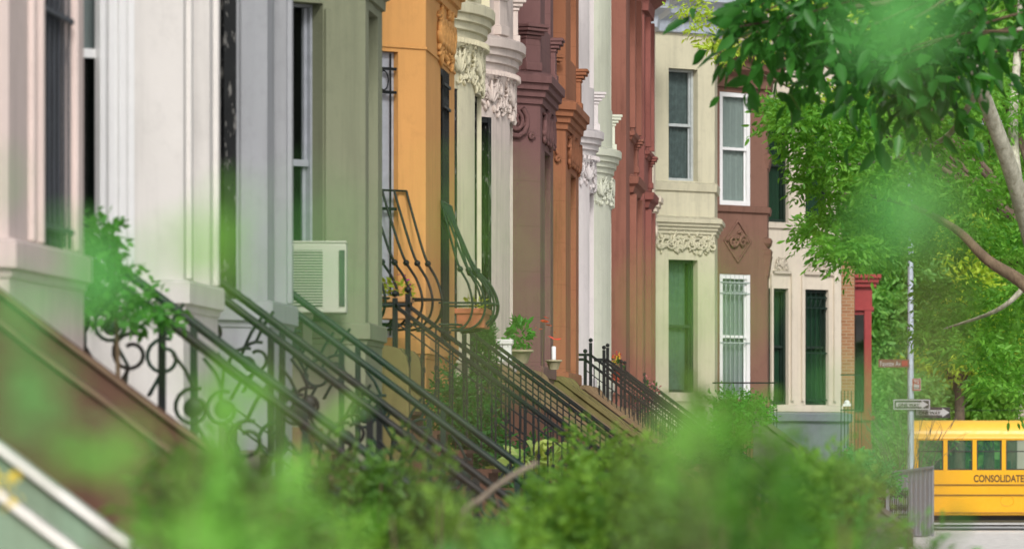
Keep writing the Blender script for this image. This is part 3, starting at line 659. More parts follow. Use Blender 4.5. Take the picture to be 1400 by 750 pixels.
# ------------------------------------------------------------------ stoop railings
for (Y, st, mt, lab, kw) in [
    (31.85, 'scroll', M_iron, 'heavy black scrollwork stair rail in front of the white house, left of its pair', {}),
    (33.3, 'scroll', M_irong, 'heavy green black scrollwork stair rail running just below the white window sill', {}),
    (37.45, 'scroll', M_iron, 'heavy black scrollwork stair rail starting at the end of the white sill', {'zoff': .02}),
    (38.15, 'scroll', M_iron, 'glossy black stair rail with a curled top end in front of the grey house', {'zoff': .08}),
    (42.3, 'scroll', M_irong, 'dark bronze green stair rail below the air conditioner', {'zoff': .02}),
    (43.6, 'scroll', M_irong, 'dark green stair rail with a curled top end below the olive house sill', {'zoff': .08}),
    (49.2, 'bar', M_iron, 'thin barred iron stair rail left of the flower box, lower of the two', {'zoff': .02, 'sx': .5}),
    (50.5, 'bar', M_iron, 'thin barred iron stair rail passing under the orange house window guards', {'zoff': .06, 'sx': .5}),
    (57.2, 'bar', M_iron, 'thin barred iron stair rail beside the narrow conifer, near side', {'zoff': .0, 'sx': .5}),
    (58.3, 'bar', M_iron, 'thin barred iron stair rail below the green basket guard, behind the conifer', {'zoff': .03, 'sx': .5}),
    (79.95, 'bar', M_iron, 'black barred stair rail on the near side of the lilac house stoop', {'zoff': .04, 'sx': .5}),
    (81.4, 'bar', M_iron, 'black barred stair rail on the far side of the lilac house stoop', {'zoff': .14, 'sx': .5}),
    (85.2, 'bar', M_iron, 'black barred stair rail on the near side of the sage house stoop', {'zoff': .12, 'sx': .5}),
    (86.3, 'bar', M_iron, 'black barred stair rail on the far side of the sage house stoop', {'zoff': .15, 'sx': .5}),
    (90.7, 'bar', M_iron, 'black barred stair rail beside the potted yellow and red flowers', {'zoff': .05, 'sx': .5}),
    (91.9, 'bar', M_iron, 'black barred stair rail at the brick red house behind the flower pot', {'zoff': .05, 'sx': .5}),
    (98.1, 'bar', M_irong, 'dark green barred stair rail on the near side of the maroon house stoop', {'zoff': .0, 'sx': .5}),
    (99.2, 'bar', M_irong, 'dark green barred stair rail just before the beige house window', {'zoff': .0, 'sx': .5})]:
    railing(lab, Y, st, mt, **kw)
# ------------------------------------------------------------------ window guards, air conditioner, pots
def guard(label, A, B, n, z_top, z_bar, z_bot, dmax, mat, nb=6):
    root = thing('window_guard', label, 'window guard', (A[0], A[1], z_bot), 'basket guards on the orange house windows')
    A = Vector((*A, 0)); B = Vector((*B, 0)); n = Vector((*n, 0))
    zb = z_bar; H_ = z_bar-z_bot
    def prof(k_, f):
        ctl = [(0, z_top+.1), (0, z_top), (.27, z_top+(zb-z_top)*.33), (.55, z_top+(zb-z_top)*.63), (.86, zb+.2), (1.0, zb), (.93, zb-H_*.55), (.66, zb-H_*.93), (.3, z_bot), (.1, z_bot+.02)]
        n_ = len(ctl)-3; u = k_*n_*.9999; i_ = int(u); t_ = u-i_; a, b, c, e = ctl[i_:i_+4]
        g_ = lambda q: .5*(2*b[q]+(c[q]-a[q])*t_+(2*a[q]-5*b[q]+4*c[q]-e[q])*t_*t_+(-a[q]+3*b[q]-3*c[q]+e[q])*t_**3)
        return .03+dmax*f*g_(0), g_(1)
    bowf = lambda i: (.45+.55*math.sin(PI*(i+.6)/(nb+.2))) if nb < 8 else .82+.18*math.sin(PI*(i+.6)/(nb+.2))
    W = (B-A).length
    for i in range(nb):
        m = MB(); p = A.lerp(B, i/(nb-1)); pts = []
        for k in range(30):
            d, z = prof(k/29, bowf(i)); pts.append(Vector((p.x+n.x*d, p.y+n.y*d, z)))
        m.tube(pts, .014, 6); m.ball(pts[9], .034, 6); m.build('bar', mat, root)
    for z, kk in ((z_top, 0), (z_bar, 1), (z_bot+.06, .42)):
        r = MB(); prev = A.copy(); prev.z = z; pts = [prev] if kk else []
        for i in range(nb):
            p = A.lerp(B, i/(nb-1))+n*(.03+dmax*bowf(i)*kk); p.z = z; pts.append(p)
        if kk: e = B.copy(); e.z = z; pts.append(e)
        r.tube(pts, .013, 6); r.build('rail', mat, root)
    s = MB(); t = (B-A).normalized(); zc = (z_top*.4+z_bar*.6)
    for i in range(nb-1):
        p = A.lerp(B, (i+.5)/(nb-1)); d, z = prof(.3, bowf(i+.5)); c = p+n*(d)
        for sg in (-1, 1):
            c.z = z; pts = [c+t*(sg*.045+.045*(1-.7*k/14)*math.cos(k*.6)*sg)+Vector((0, 0, z+sg*.06+.06*(1-.7*k/14)*math.sin(k*.6))) for k in range(15)]; s.tube(pts, .007, 5)
    s.build('scroll', mat, root); return root
hn = (1/math.sqrt(2), -1/math.sqrt(2))
guard('black basket shaped iron guard on the nearer orange house window', (-4.8-1.0, 52.0), (-4.8-.2, 52.8), hn, 4.56, 3.43, 3.12, .66, M_iron, 8)
guard('green basket shaped iron guard bulging from the orange house front window', (-4.8, 54.5), (-4.8, 55.75), (1, 0), 4.54, 3.46, 3.17, .56, M_irong, 7)
terr = paint('terracotta', (170, 100, 70), .8, 0, .3); wick = paint('wicker', (176, 132, 84), .8, 0, .5); stonep = stucco('stone_pot', (168, 158, 130), .4)
LG = leafmat('leaf_green', (52, 120, 44), (92, 160, 58), .4); LGd = leafmat('leaf_dark', (30, 82, 34), (58, 118, 46), .4); LGy = leafmat('leaf_yellow', (110, 150, 40), (176, 190, 66), .5)
LGc = leafmat('conifer', (34, 84, 36), (66, 122, 48), .3); LGb = leafmat('leaf_bluish', (62, 140, 74), (96, 172, 96), .5)
stem_m = bark('twig', (90, 74, 56), (122, 104, 80)); pink = leafmat('pink_petals', (200, 70, 140), (150, 40, 150), .3); yel = leafmat('yellow_petals', (238, 205, 40), (250, 222, 80), .2); redp = leafmat('red_petals', (190, 40, 36), (214, 74, 56), .2)
rose = leafmat('rose_petals', (206, 130, 140), (190, 96, 110), .3)
def cloud(parent, name, C, R, n, size, mat, width=.5, up=.3):
    C = np.array(C); d = RNG.normal(size=(n, 3)); P = C+nrm(d)*np.array(R)*RNG.uniform(.25, 1, (n, 1))**.6
    D = (P-C)/np.array(R)+RNG.normal(size=(n, 3))*.5; D[:, 2] += up
    V, Fa = leaves(P, D, size, width); return npmesh(name, V, Fa, mat, parent)
def pot(label, loc, h, r, mat, plant=None, cat='flower pot', name='flower_pot', box=None):
    root = thing(name, label, cat, loc, 'pots on the stoops and sills'); x, y, z = loc; m = MB()
    if box: m.bb(x-box[0]/2, x+box[0]/2, y-box[1]/2, y+box[1]/2, z, z+h); m.bb(x-box[0]/2-.02, x+box[0]/2+.02, y-box[1]/2-.02, y+box[1]/2+.02, z+h-.05, z+h+.01)
    else: m.lathe(loc, [(r*.6, 0), (r*.66, h*.12), (r*.9, h*.75), (r, h*.8), (r*1.12, h*.82), (r*1.12, h*.97), (r, h), (r*.85, h*.97)], 20)
    m.build('pot', mat, root, bevel=.008 if box else 0)
    for (nm, n, s, mt, R, dz) in (plant or []): cloud(root, nm, (x, y, z+h+dz), R, n, s, mt)
    return root
pot('wicker window box with purple flowers in the black basket guard', (xat(541, 52.0), 52.0, 3.22), .22, .2, wick, [('foliage', 90, .09, LGy, (.2, .2, .12), .08), ('blossoms', 16, .05, pink, (.16, .14, .12), .14)], box=(.3, .4))
pot('terracotta planter inside the green basket guard', (-4.48, 55.1, 3.2), .2, .2, terr, [('foliage', 60, .06, LGy, (.16, .28, .08), .05)], box=(.3, .7))
pot('white patterned pot on the scroll ended stoop wall', (xat(691, 62.2), 62.2, 2.965), .26, .15, paint('white_glaze', (222, 222, 220), .5, 0, .1, chips=(130, 130, 134)), None, box=(.15, .16))
pot('stone pot with a bright green leafy plant on the stoop wall', (xat(711, 63.4), 63.4, 2.965), .17, .15, stonep, [('foliage', 160, .1, LG, (.17, .17, .2), .17)])
vz = pot('pale stone urn holding a white candle before the rusty house', (xat(757, 68.3), 68.3, 2.965), .13, .1, stonep)
m = MB(); x, y, z = vz.location; m.lathe((x, y, z+.11), [(.03, 0), (.03, .19), (.02, .2)], 12); cd = m.build('candle', M_white, None); tag(cd, 'white candle standing in the stone urn', 'candle')
fp = pot('orange pot with yellow and red flowers among the black stair rails', (xat(842, 90.9), 90.9, 3.1), .24, .11, paint('orange_glaze', (206, 82, 48), .4), [('foliage', 40, .1, LGd, (.14, .14, .1), .06), ('blossoms', 40, .06, yel, (.1, .1, .08), .16), ('red_blossom', 18, .06, redp, (.06, .06, .05), .22)])
# window air conditioner
ac = thing('air_conditioner', 'beige window air conditioner jutting from the olive house window', 'air conditioner', (-5.25, 46.0, 3.1)); R = Matrix.Rotation(math.radians(5), 3, 'Z')
acm = paint('beige_plastic', (190, 192, 176), .55, 0, .05); c0 = Vector((-5.14, 46.05, 3.43))
m = MB(); m.box(c0, (.52, .62, .62), R); m.box(c0+Vector((0, 0, .322)), (.53, .63, .02), R); m.build('casing', acm, ac, bevel=.012)
gs = paint('grille_shadow', (84, 96, 86), .8)
for cx_, w_, hh_, nl_ in ((-.08, .26, .5, 20), (.222, .05, .5, 20)):
    gm = MB(); gm.box(c0+R @ Vector((cx_, -.314, .0)), (w_, .012, hh_), R); gb = gm.build('grille', gs, ac); sm = MB()
    for i in range(nl_): sm.box(c0+R @ Vector((cx_, -.324, -hh_/2+.014+i*hh_/nl_)), (w_+.002, .014, .011), R)
    tag(sm.build('louvres', acm if w_ > .1 else gs, gb))
m = MB(); m.bar(c0+R @ Vector((-.1, .1, -.34)), c0+R @ Vector((-.1, .36, -.75)), .08, .05); m.bar(c0+R @ Vector((-.1, -.2, -.33)), c0+R @ Vector((-.1, .3, -.33)), .1, .04); m.build('bracket', acm, ac)
# ------------------------------------------------------------------ school bus on the cross street
BY = 123.0
bus = thing('school_bus', 'yellow school bus standing on the cross street', 'bus', (5.5, BY+1.2, 0))
by = paint('bus_yellow', (216, 160, 6), .32, 0, .05, .5); byr = paint('bus_roof_yellow', (226, 178, 60), .4, 0, .05); bk = paint('black_rubber', (20, 20, 20), .6)
X0, X1 = xat(1250, BY), xat(1250, BY)+10.4; zsk, zsi, zwt, zrf = .32, zat(642, BY), zat(600, BY), zat(574, BY)
def ext(mb, prof, x0, x1):
    for (a, b) in zip(prof, prof[1:]): mb.quad((x0, a[0], a[1]), (x1, a[0], a[1]), (x1, b[0], b[1]), (x0, b[0], b[1]))
m = MB(); D = 2.4
low = [(BY+.04, zsk), (BY, zsk+.03), (BY, zsi)]; ext(m, low, X0, X1)
ext(m, [(BY, zwt-.02), (BY, zwt+.03)], X0, X1); ext(m, [(BY+D, zsk), (BY+D, zsi)], X0, X1); ext(m, [(BY+D, zwt-.02), (BY+D, zwt+.03)], X0, X1)
m.quad((X0, BY+.04, zsk), (X1, BY+.04, zsk), (X1, BY+D, zsk), (X0, BY+D, zsk))
for xx in (X0, X1): m.quad((xx, BY, zsk+.02), (xx, BY+D, zsk+.02), (xx, BY+D, zwt+.03), (xx, BY, zwt+.03))
wx = [xat(1250+40*k+2.5, BY) for k in range(0, 15)]; pw = .1
for x in wx: m.bb(x-pw/2, x+pw/2, BY-.006, BY+.06, zsi-.01, zwt); m.bb(x-pw/2, x+pw/2, BY+D-.06, BY+D+.006, zsi-.01, zwt)
m.build('body', by, bus)
rf = MB(); prof = [(BY-.015, zwt+.02)]+[(BY+.5-.5*math.cos(a), zwt+.05+(zrf-zwt-.05)*math.sin(a)) for a in [PI/2*k/8 for k in range(9)]]+[(BY+D-.5+.5*math.sin(a), zwt+.05+(zrf-zwt-.05)*math.cos(a)) for a in [PI/2*k/8 for k in range(1, 9)]]
ext(rf, prof, X0-.03, X1+.03)
for xx in (X0-.03, X1+.03): rf.add([(xx, a, b) for a, b in prof], [tuple(range(len(prof)))])
for o_ in rf.sm: pass
rf.build('roof', byr, bus)
fr = paint('window_black_trim', (40, 44, 40), .5)
bgl = glass('bus_glass', (60, 110, 84), .6)
fw = None
for i in range(len(wx)-1):
    a, b = wx[i]+pw/2+.002, wx[i+1]-pw/2-.002
    if fw is None:
        m = MB()
        for q in ((a, a+.025, zsi, zwt), (b-.025, b, zsi, zwt), (a+.026, b-.026, zsi, zsi+.03), (a+.026, b-.026, zwt-.03, zwt), (a+.026, b-.026, (zsi+zwt)/2-.012+.08, (zsi+zwt)/2+.012+.08)): m.bb(q[0], q[1], BY+.02, BY+.05, q[2], q[3])
        fw = m.build('window', fr, bus); g = MB(); g.quad((a, BY+.035, zsi), (b, BY+.035, zsi), (b, BY+.035, zwt), (a, BY+.035, zwt)); fg = g.build('pane', bgl, fw); xw = wx[i]
    else: d_ = dup(fw, bus, (wx[i]-xw, 0, 0)); dup(fg, d_, (0, 0, 0))
it = MB(); 
for k in range(11): it.bb(X0+.5+k*.85, X0+.62+k*.85, BY+.1, BY+.95, zsk+.4, zsi+.22); it.bb(X0+.5+k*.85, X0+.62+k*.85, BY+D-.95, BY+D-.1, zsk+.4, zsi+.22)
it.bb(X0+.4, X1-.3, BY+.1, BY+D-.1, zsk+.36, zsk+.42); it.build('seats', paint('dark_green_vinyl', (40, 52, 44), .6), bus)
for py, hh in ((662, .024), (676, .024), (700, .02)): m = MB(); m.bb(X0-.005, X1+.005, BY-.03, BY+.01, zat(py, BY)-hh/2, zat(py, BY)+hh/2); m.build('rub_rail', paint('rail_dark_yellow', (150, 104, 20), .5) if py > 690 else paint('rail_black', (112, 84, 22), .5), bus)
m = MB(); m.tube([(xat(1377, BY)+.16*math.cos(k*PI/10), BY-.004, zat(684, BY)+.13*math.sin(k*PI/10)) for k in range(21)], .008, 5); m.build('fuel_flap', by, bus)
def text(body, size, loc, rot, mat, name, parent=None, ax='LEFT', w=None, bold=.0):
    cu = bpy.data.curves.new(name, 'FONT'); cu.body = body; cu.size = size; cu.extrude = .003; cu.align_x = ax; cu.align_y = 'BOTTOM_BASELINE'; cu.offset = bold
    t = bpy.data.objects.new(name, cu); COL.objects.link(t); bpy.context.view_layer.update()
    me = bpy.data.meshes.new_from_object(t.evaluated_get(bpy.context.evaluated_depsgraph_get())); bpy.data.objects.remove(t)
    o = bpy.data.objects.new(name, me); COL.objects.link(o); me.materials.clear(); me.materials.append(mat)
    xs = [v.co.x for v in me.vertices]; s = (w/(max(xs)-min(xs))) if w else 1
    o0 = ROOT.get(parent.name, Vector()) if parent else Vector(); me.transform(Matrix.Diagonal((s, 1, 1, 1))); me.transform(rot.to_4x4()); o.location = Vector(loc)-o0
    if parent: o.parent = parent; ROOT[o.name] = o0
    return o
RX = Matrix.Rotation(PI/2, 3, 'X')
text('CONSOLIDATED', .235, (xat(1331, BY), BY-.004, zat(658, BY)), RX, paint('letter_brown', (72, 52, 20), .6), 'lettering', bus, w=xat(1407, BY)-xat(1331, BY), bold=.006)
for xx in (X0+3.1, X0+8.6):
    for yy in (BY+.15, BY+D-.15):
        m = MB(); m.lathe((xx, yy-.12, .46), [(.28, 0), (.42, .0), (.46, .05), (.46, .2), (.42, .25), (.28, .25)], 28, 'Y'); wh = m.build('wheel', bk, bus); r = MB(); r.lathe((xx, yy-.1, .46), [(.0, .02), (.15, .02), (.27, .0), (.28, .2), (.0, .2)], 20, 'Y'); r.build('rim', M_white, wh)
m = MB(); m.bb(X0+.3, X1-.3, BY+.3, BY+D-.3, .2, zsk-.01); m.build('chassis', bk, bus)
for yy in (BY+.25, BY+D-.25): m = MB(); m.lathe((X0-.02, yy, .9), [(.0, -.03), (.08, -.03), (.09, .02)], 14, 'X'); m.build('tail_light', redp, bus)
# ------------------------------------------------------------------ lamp pole and signs at the corner
PY = 118.0
lp = thing('lamp_pole', 'pale galvanised street lamp pole rising beside the bus', 'lamp pole', (xat(1245, PY), PY, 0))
galv = paint('galvanised_steel', (188, 198, 212), .45, .35, .15); x = xat(1245, PY)
m = MB(); m.tube([(x, PY, 0), (x, PY, 3), (x, PY, 9.0)], [.085, .075, .055], 12); m.build('pole', galv, lp)
m = MB(); m.lathe((x, PY, 0), [(.16, 0), (.16, .25), (.1, .5), (.09, .52)], 14); m.build('base', galv, lp)
m = MB(); m.tube([(x, PY, 8.6), (x+.5, PY, 9.2), (x+1.6, PY, 9.4)], .035, 8); m.build('arm', galv, lp)
m = MB(); m.ball((x+1.9, PY, 9.4), .32, 10, None, (1, .45, .3)); m.build('lamp_head', galv, lp)
def sign(name, label, x0, x1, py0, py1, Y, board, border=None, cat='sign'):
    root = thing(name, label, cat, ((x0+x1)/2*0+xat((x0+x1)/2, Y), Y, zat(py1, Y)), 'signs on the corner pole'); m = MB()
    m.bb(xat(x0, Y), xat(x1, Y), Y, Y+.02, zat(py1, Y), zat(py0, Y)); m.build('board', board, root)
    if border:
        b = MB(); t = .025
        a, c, d, e = xat(x0, Y)+.01, xat(x1, Y)-.01, zat(py1, Y)+.01, zat(py0, Y)-.01
        for q in ((a, c, d, d+t), (a, c, e-t, e), (a, a+t, d+t, e-t), (c-t, c, d+t, e-t)): b.bb(q[0], q[1], Y-.004, Y-.001, q[2], q[3])
        b.build('border', border, root)
    m = MB(); m.bb(xat(1243, Y), xat(1247, Y), Y+.02, Y+.06, zat((py0+py1)/2, Y)-.03, zat((py0+py1)/2, Y)+.03); m.build('bracket', galv, root)
    return root
wt = paint('sign_white', (176, 176, 176), .5, 0, .02); bs_ = paint('sign_black', (24, 26, 26), .5)
s = sign('street_name_sign', 'brown street name sign on the lamp pole, the highest of the signs', 1201, 1243, 491, 502, PY-.1, paint('sign_brown', (104, 62, 44), .5))
text('Fayette Av', .16, (xat(1203, PY-.1), PY-.106, zat(500, PY-.1)), RX, wt, 'lettering', s, w=xat(1231, PY)-xat(1203, PY))
m = MB(); m.bb(xat(1233, PY-.1), xat(1241, PY-.1), PY-.108, PY-.102, zat(500, PY-.1), zat(493, PY-.1)); m.build('red_panel', paint('sign_red', (150, 40, 34), .5), s)
s = sign('one_way_sign', 'black one way sign with a white arrow on the lamp pole', 1221, 1272, 545, 560, PY-.12, bs_, wt)
m = MB(); Y = PY-.128
pts = [(1225, 549.5), (1260, 549.5), (1260, 547), (1269, 552.5), (1260, 558), (1260, 555.8), (1225, 555.8)]
m.add([at(a, b, Y) for a, b in pts], [tuple(range(7))]); m.build('arrow', wt, s, fix=False)
text('ONE WAY', .1, (xat(1228, Y), Y-.004, zat(555.2, Y)), RX, bs_, 'lettering', s, w=xat(1257, Y)-xat(1228, Y), bold=.004)
s = sign('parking_sign', 'small white sign with red print just above the one way sign', 1247, 1259, 517, 534, PY-.1, wt, paint('sign_red', 0))
text('NO', .11, (xat(1249, PY-.1), PY-.106, zat(525, PY-.1)), RX, paint('sign_red', 0), 'lettering', s, w=.14, bold=.004)
text('PARKING', .06, (xat(1248.5, PY-.1), PY-.106, zat(531, PY-.1)), RX, bs_, 'lettering', s, w=.15)
s = sign('arrow_sign', 'white arrow sign at the lower right of the black one way sign', 1250, 1299, 556, 571, PY+.12, bs_, None)
m = MB(); Y = PY+.115
pts = [(1252, 560), (1288, 560), (1288, 557), (1298, 563.5), (1288, 570), (1288, 567), (1252, 567)]
m.add([at(a, b, Y) for a, b in pts], [tuple(range(7))]); m.build('arrow', wt, s, fix=False)
text('ONE WAY', .1, (xat(1256, Y), Y-.004, zat(566, Y)), RX, bs_, 'lettering', s, w=xat(1286, Y)-xat(1256, Y), bold=.004)
# overhead wire
m = MB(); m.tube([at(1160, 562, 121), at(1300, 561, 121), at(1480, 559, 121)], .006, 5); m.tube([at(1158, 562, 121), at(1158, 640, 121)+Vector((0, 0, -1))], .04, 6); m.tube([at(1480, 559, 121), at(1480, 559, 121)-Vector((0, 0, 2.8))], .04, 6)
tag(m.build('wire_line', M_iron), 'thin wire stretched level across the street corner above the bus', 'wire')
# corrugated fence beside the bus and iron yard gate
fn = thing('metal_fence', 'grey corrugated metal fence panel in front of the rear of the bus', 'fence', (xat(1245, 112), 112, 0))
fm_ = paint('fence_grey', (122, 124, 128), .5, .2, .15); m = MB(); n = 40; vs = []
for i in range(n+1):
    t = i/n; px = 1213+62*t; Yf = 109+3*t; d = .03*(1 if i % 4 < 2 else -1); p = at(px, 646-8*t, Yf); vs += [Vector((p.x, p.y+d, .02)), Vector((p.x, p.y+d, p.z))]
m.add(vs, [(2*i, 2*i+2, 2*i+3, 2*i+1) for i in range(n)]); m.build('sheet', fm_, fn, fix=False)
for px, Yf, py in ((1213, 109, 646), (1275, 112, 637)): p = at(px, py, Yf); m = MB(); m.bb(p.x-.03, p.x+.03, Yf-.05, Yf+.05, 0, p.z+.02); m.build('post', fm_, fn)
m = MB(); m.bar(at(1213, 646, 108.95), at(1275, 638, 111.95), .05, .05); m.build('top_rail', fm_, fn)
yg = thing('iron_gate', 'low black scrolled iron gate before the corrugated fence', 'gate', (xat(1229, 106), 106, 0)); m = MB(); Y = 106; a, b, c, d = xat(1217, Y), xat(1241, Y), .02, zat(668, Y)
for x in np.linspace(a, b, 9): m.box((x, Y, (c+d)/2), (.02, .02, d-c))
for z in (c+.1, d-.05, (c+d)/2): m.bar((a, Y, z), (b, Y, z), .025, .025)
m.build('frame', M_iron, yg); s = MB()
for i in range(4):
    for j in range(4):
        cx, cz = a+(b-a)*(i+.5)/4, c+(d-c)*(j+.5)/4; s.tube([(cx+.04*(1-k/20)*math.cos(k*.7), Y-.02, cz+.09*(1-k/20)*math.sin(k*.7)) for k in range(16)], .008, 5)
s.build('scroll', M_iron, yg)
# low stone wall and posts at the tan house forecourt
w_ = thing('stair_wall', 'sloping grey stone stair wall ending beside the iron gate', 'stair wall', (xat(1215, 100), 100, 0)); m = MB()
p0, p1 = at(1030, 560, 100), at(1248, 722, 100); m.prism([(p0.x, 0), (p0.x, p0.z-.1), (p1.x, p1.z-.1), (p1.x, 0)], 99.9, 100.2); m.build('wall', C['stoop_grey'], w_)
m = MB(); m.bar((p0.x, 100.05, p0.z-.06), (p1.x, 100.05, p1.z-.06), .42, .09); m.build('coping', C['stoop_grey'], w_, bevel=.01)
wg = thing('gate_post', 'slim white capped gate post in front of the tan house basement', 'gate post', (xat(1158, 112), 112, 0)); m = MB(); x = xat(1158, 112); m.box((x, 112, .95), (.14, .14, 1.9)); m.build('shaft', C['stoop_tan'], wg, bevel=.01)
m = MB(); m.box((x, 112, zat(553, 112)), (.17, .17, .06)); m.ball((x, 112, zat(550, 112)), .06, 10); m.build('cap', M_white, wg)
fc = thing('area_fence', 'thin black iron area fence before the brick corner', 'fence', (xat(1160, 113), 113, 0)); m = MB()
for x in np.linspace(xat(1150, 113), xat(1178, 113), 7): m = MB(); m.box((x, 113, 1.6), (.018, .018, 3.2)); m.build('bar', M_iron, fc)
for z in (.3, zat(560, 113), zat(512, 113)): m = MB(); m.bar((xat(1149, 113), 113, z), (xat(1179, 113), 113, z), .03, .03); m.build('rail', M_iron, fc)
f2 = thing('area_fence', 'thin black iron fence below the white framed window of the brown house', 'fence', (xat(1025, 106), 106, 0)); m = MB()
for x in np.linspace(xat(975, 106), xat(1062, 106), 20): m = MB(); m.box((x, 106, 1.5), (.016, .016, 3.0)); m.build('bar', M_iron, f2)
for z in (.3, zat(560, 106), zat(523, 106)): m = MB(); m.bar((xat(974, 106), 106, z), (xat(1063, 106), 106, z), .03, .03); m.build('rail', M_iron, f2)
# ------------------------------------------------------------------ trees
bk_pale = bark('pale_bark', (146, 142, 122), (200, 198, 180)); bk_dark = bark('dark_bark', (78, 66, 54), (112, 98, 80))
def limb(mb, pts, r0, r1, n=9):
    P = [Vector(p) for p in pts]; out = []; K = 7
    for i in range(len(P)-1):
        a, b = P[i], P[i+1]; p_ = P[i-1] if i else a*2-b; n_ = P[i+2] if i+2 < len(P) else b*2-a
        for k in range(K):
            t = k/K; out.append(.5*((2*a)+(b-p_)*t+(2*p_-5*a+4*b-n_)*t*t+(-p_+3*a-3*b+n_)*t**3))
    out.append(P[-1]); L = len(out); mb.tube(out, [r0+(r1-r0)*i/(L-1) for i in range(L)], n); return out
def clumps(cs, per, jitter):
    B, D = [], []
    for (c, R) in cs:
        n = per if not callable(per) else per(R); d = nrm(RNG.normal(size=(n, 3))); rr = RNG.uniform(.15, 1, (n, 1))**.5
        B.append(np.array(c)+d*np.array(R)*rr); D.append(d*np.array([1, 1, .55])+RNG.normal(size=(n, 3))*jitter)
    return np.concatenate(B), np.concatenate(D)
stem_t = bark('dark_twig', (80, 66, 50), (110, 92, 70))
# street tree with big dark leaves overhanging at the upper right
t = thing('street_tree', 'near street tree with large dark drooping leaves along the top right', 'tree', (3.9, 42, 0), 'street trees')
m = MB(); limb(m, [(3.9, 42, -.1), (3.85, 42, 1.6), (3.75, 42, 3.6), (3.6, 42, 5.4), (3.5, 42, 8)], .2, .1)
for pts, r in (([(3.75, 42, 3.9), (2.6, 41.8, 5.2), (1.2, 41.6, 5.6), (-.1, 41.4, 5.5), (-1.2, 41.2, 5.3)], .07), ([(3.6, 42, 5.0), (2.0, 42.4, 5.7), (.5, 42.8, 5.8), (-.8, 43, 5.5)], .06), ([(3.7, 42, 4.6), (2.0, 41, 5.6), (.8, 40.6, 5.6), (.2, 40.4, 5.3)], .04)): limb(m, pts, r, .008)
m.build('trunk', bk_dark, t)
cs = []
for px, py, r in [(1043, 28, 30), (1088, -2, 44), (1058, 46, 24), (1118, 26, 44), (1143, 61, 34), (1188, -4, 50), (1188, 48, 44), (1238, 26, 50), (1233, 81, 36), (1270, 11, 50), (1265, 76, 40), (1330, 1, 50), (1320, 66, 36), (1400, 16, 50), (1430, -14, 60), (1026, -9, 26), (1480, 76, 80), (1178, 91, 22), (1240, 111, 24), (1240, -14, 50)]:
    Y = random.uniform(40.6, 43.4); p = at(px, py-12, Y); q = r*42/F; cs.append((p, (q, .5, q*.75)))
tw = MB()
for c, q in cs:
    c = Vector(c); a = Vector((c.x+.9+random.uniform(0, .5), c.y+random.uniform(-.2, .2), c.z+random.uniform(.1, .45))); limb(tw, [a, a.lerp(c, .5)+Vector((0, 0, .07)), c, c+Vector((-.3, random.uniform(-.2, .2), -.12))], .016, .003, 5)
tw.build('twigs', stem_t, t)
B, D = clumps(cs, 12, .3); D[:, 2] -= .5
V, Fa = twigs(B, D, 7, .07, .2, .46, .9, .8); npmesh('crown', V, Fa, leafmat('leaf_big_dark', (22, 74, 28), (64, 128, 46), .4, .38), t)
# middle street tree, pale limb
t = thing('street_tree', 'street tree with a pale leaning limb and fine layered foliage at the right', 'tree', (2.3, 56, 0), 'street trees')
m = MB(); A = [at(1455, 470, 56), at(1425, 380, 55.5), at(1400, 290, 55), at(1376, 215, 54.5), at(1350, 145, 54), at(1328, 85, 53.5), at(1300, 20, 53)]
limb(m, [(2.3, 56, -.1), (2.15, 56, 1.5)]+[tuple(p) for p in A], .135, .06)
m2 = MB(); limb(m2, [at(1445, 440, 54), at(1400, 388, 54), at(1350, 355, 54), at(1305, 312, 54.5), at(1240, 280, 57), at(1160, 262, 58)], .085, .015); m2.build('limb', bark('brown_bark', (96, 80, 62), (132, 114, 90)), t)
limb(m, [at(1395, 290, 55), at(1385, 180, 56), at(1392, 60, 57), at(1400, -60, 58)], .07, .03)
limb(m, [at(1340, 120, 53.8), at(1290, 190, 56), at(1200, 220, 57), at(1100, 230, 57)], .04, .01); limb(m, [at(1420, 370, 55), at(1370, 420, 55), at(1290, 450, 56)], .04, .01)
m.build('trunk', bk_pale, t)
cs = []
for px, py, r in [(1090, 165, 36), (1130, 150, 46), (1120, 200, 44), (1165, 215, 50), (1180, 160, 50), (1230, 180, 56), (1210, 235, 48), (1290, 190, 50), (1130, 250, 34), (1170, 290, 50), (1130, 310, 36), (1220, 290, 56), (1200, 335, 40), (1270, 260, 50), (1290, 320, 42), (1330, 260, 46), (1350, 320, 46), (1390, 330, 40), (1410, 250, 50), (1300, 400, 40), (1350, 430, 48), (1290, 450, 36), (1330, 480, 44), (1390, 470, 50), (1380, 520, 40), (1310, 120, 60), (1410, 150, 60), (1400, 400, 36), (1075, 145, 20), (1160, 340, 30)]:
    Y = random.uniform(55, 60); p = at(px, py, Y); q = r*57/F; cs.append((p, (q, .5, q*.5)))
B, D = clumps(cs, 110, .35); D[:, 2] *= .6
V, Fa = twigs(B, D, 9, .03, .088, .4, .9, .95); npmesh('crown', V, Fa, leafmat('leaf_mid', (34, 104, 36), (128, 188, 72), .5), t)
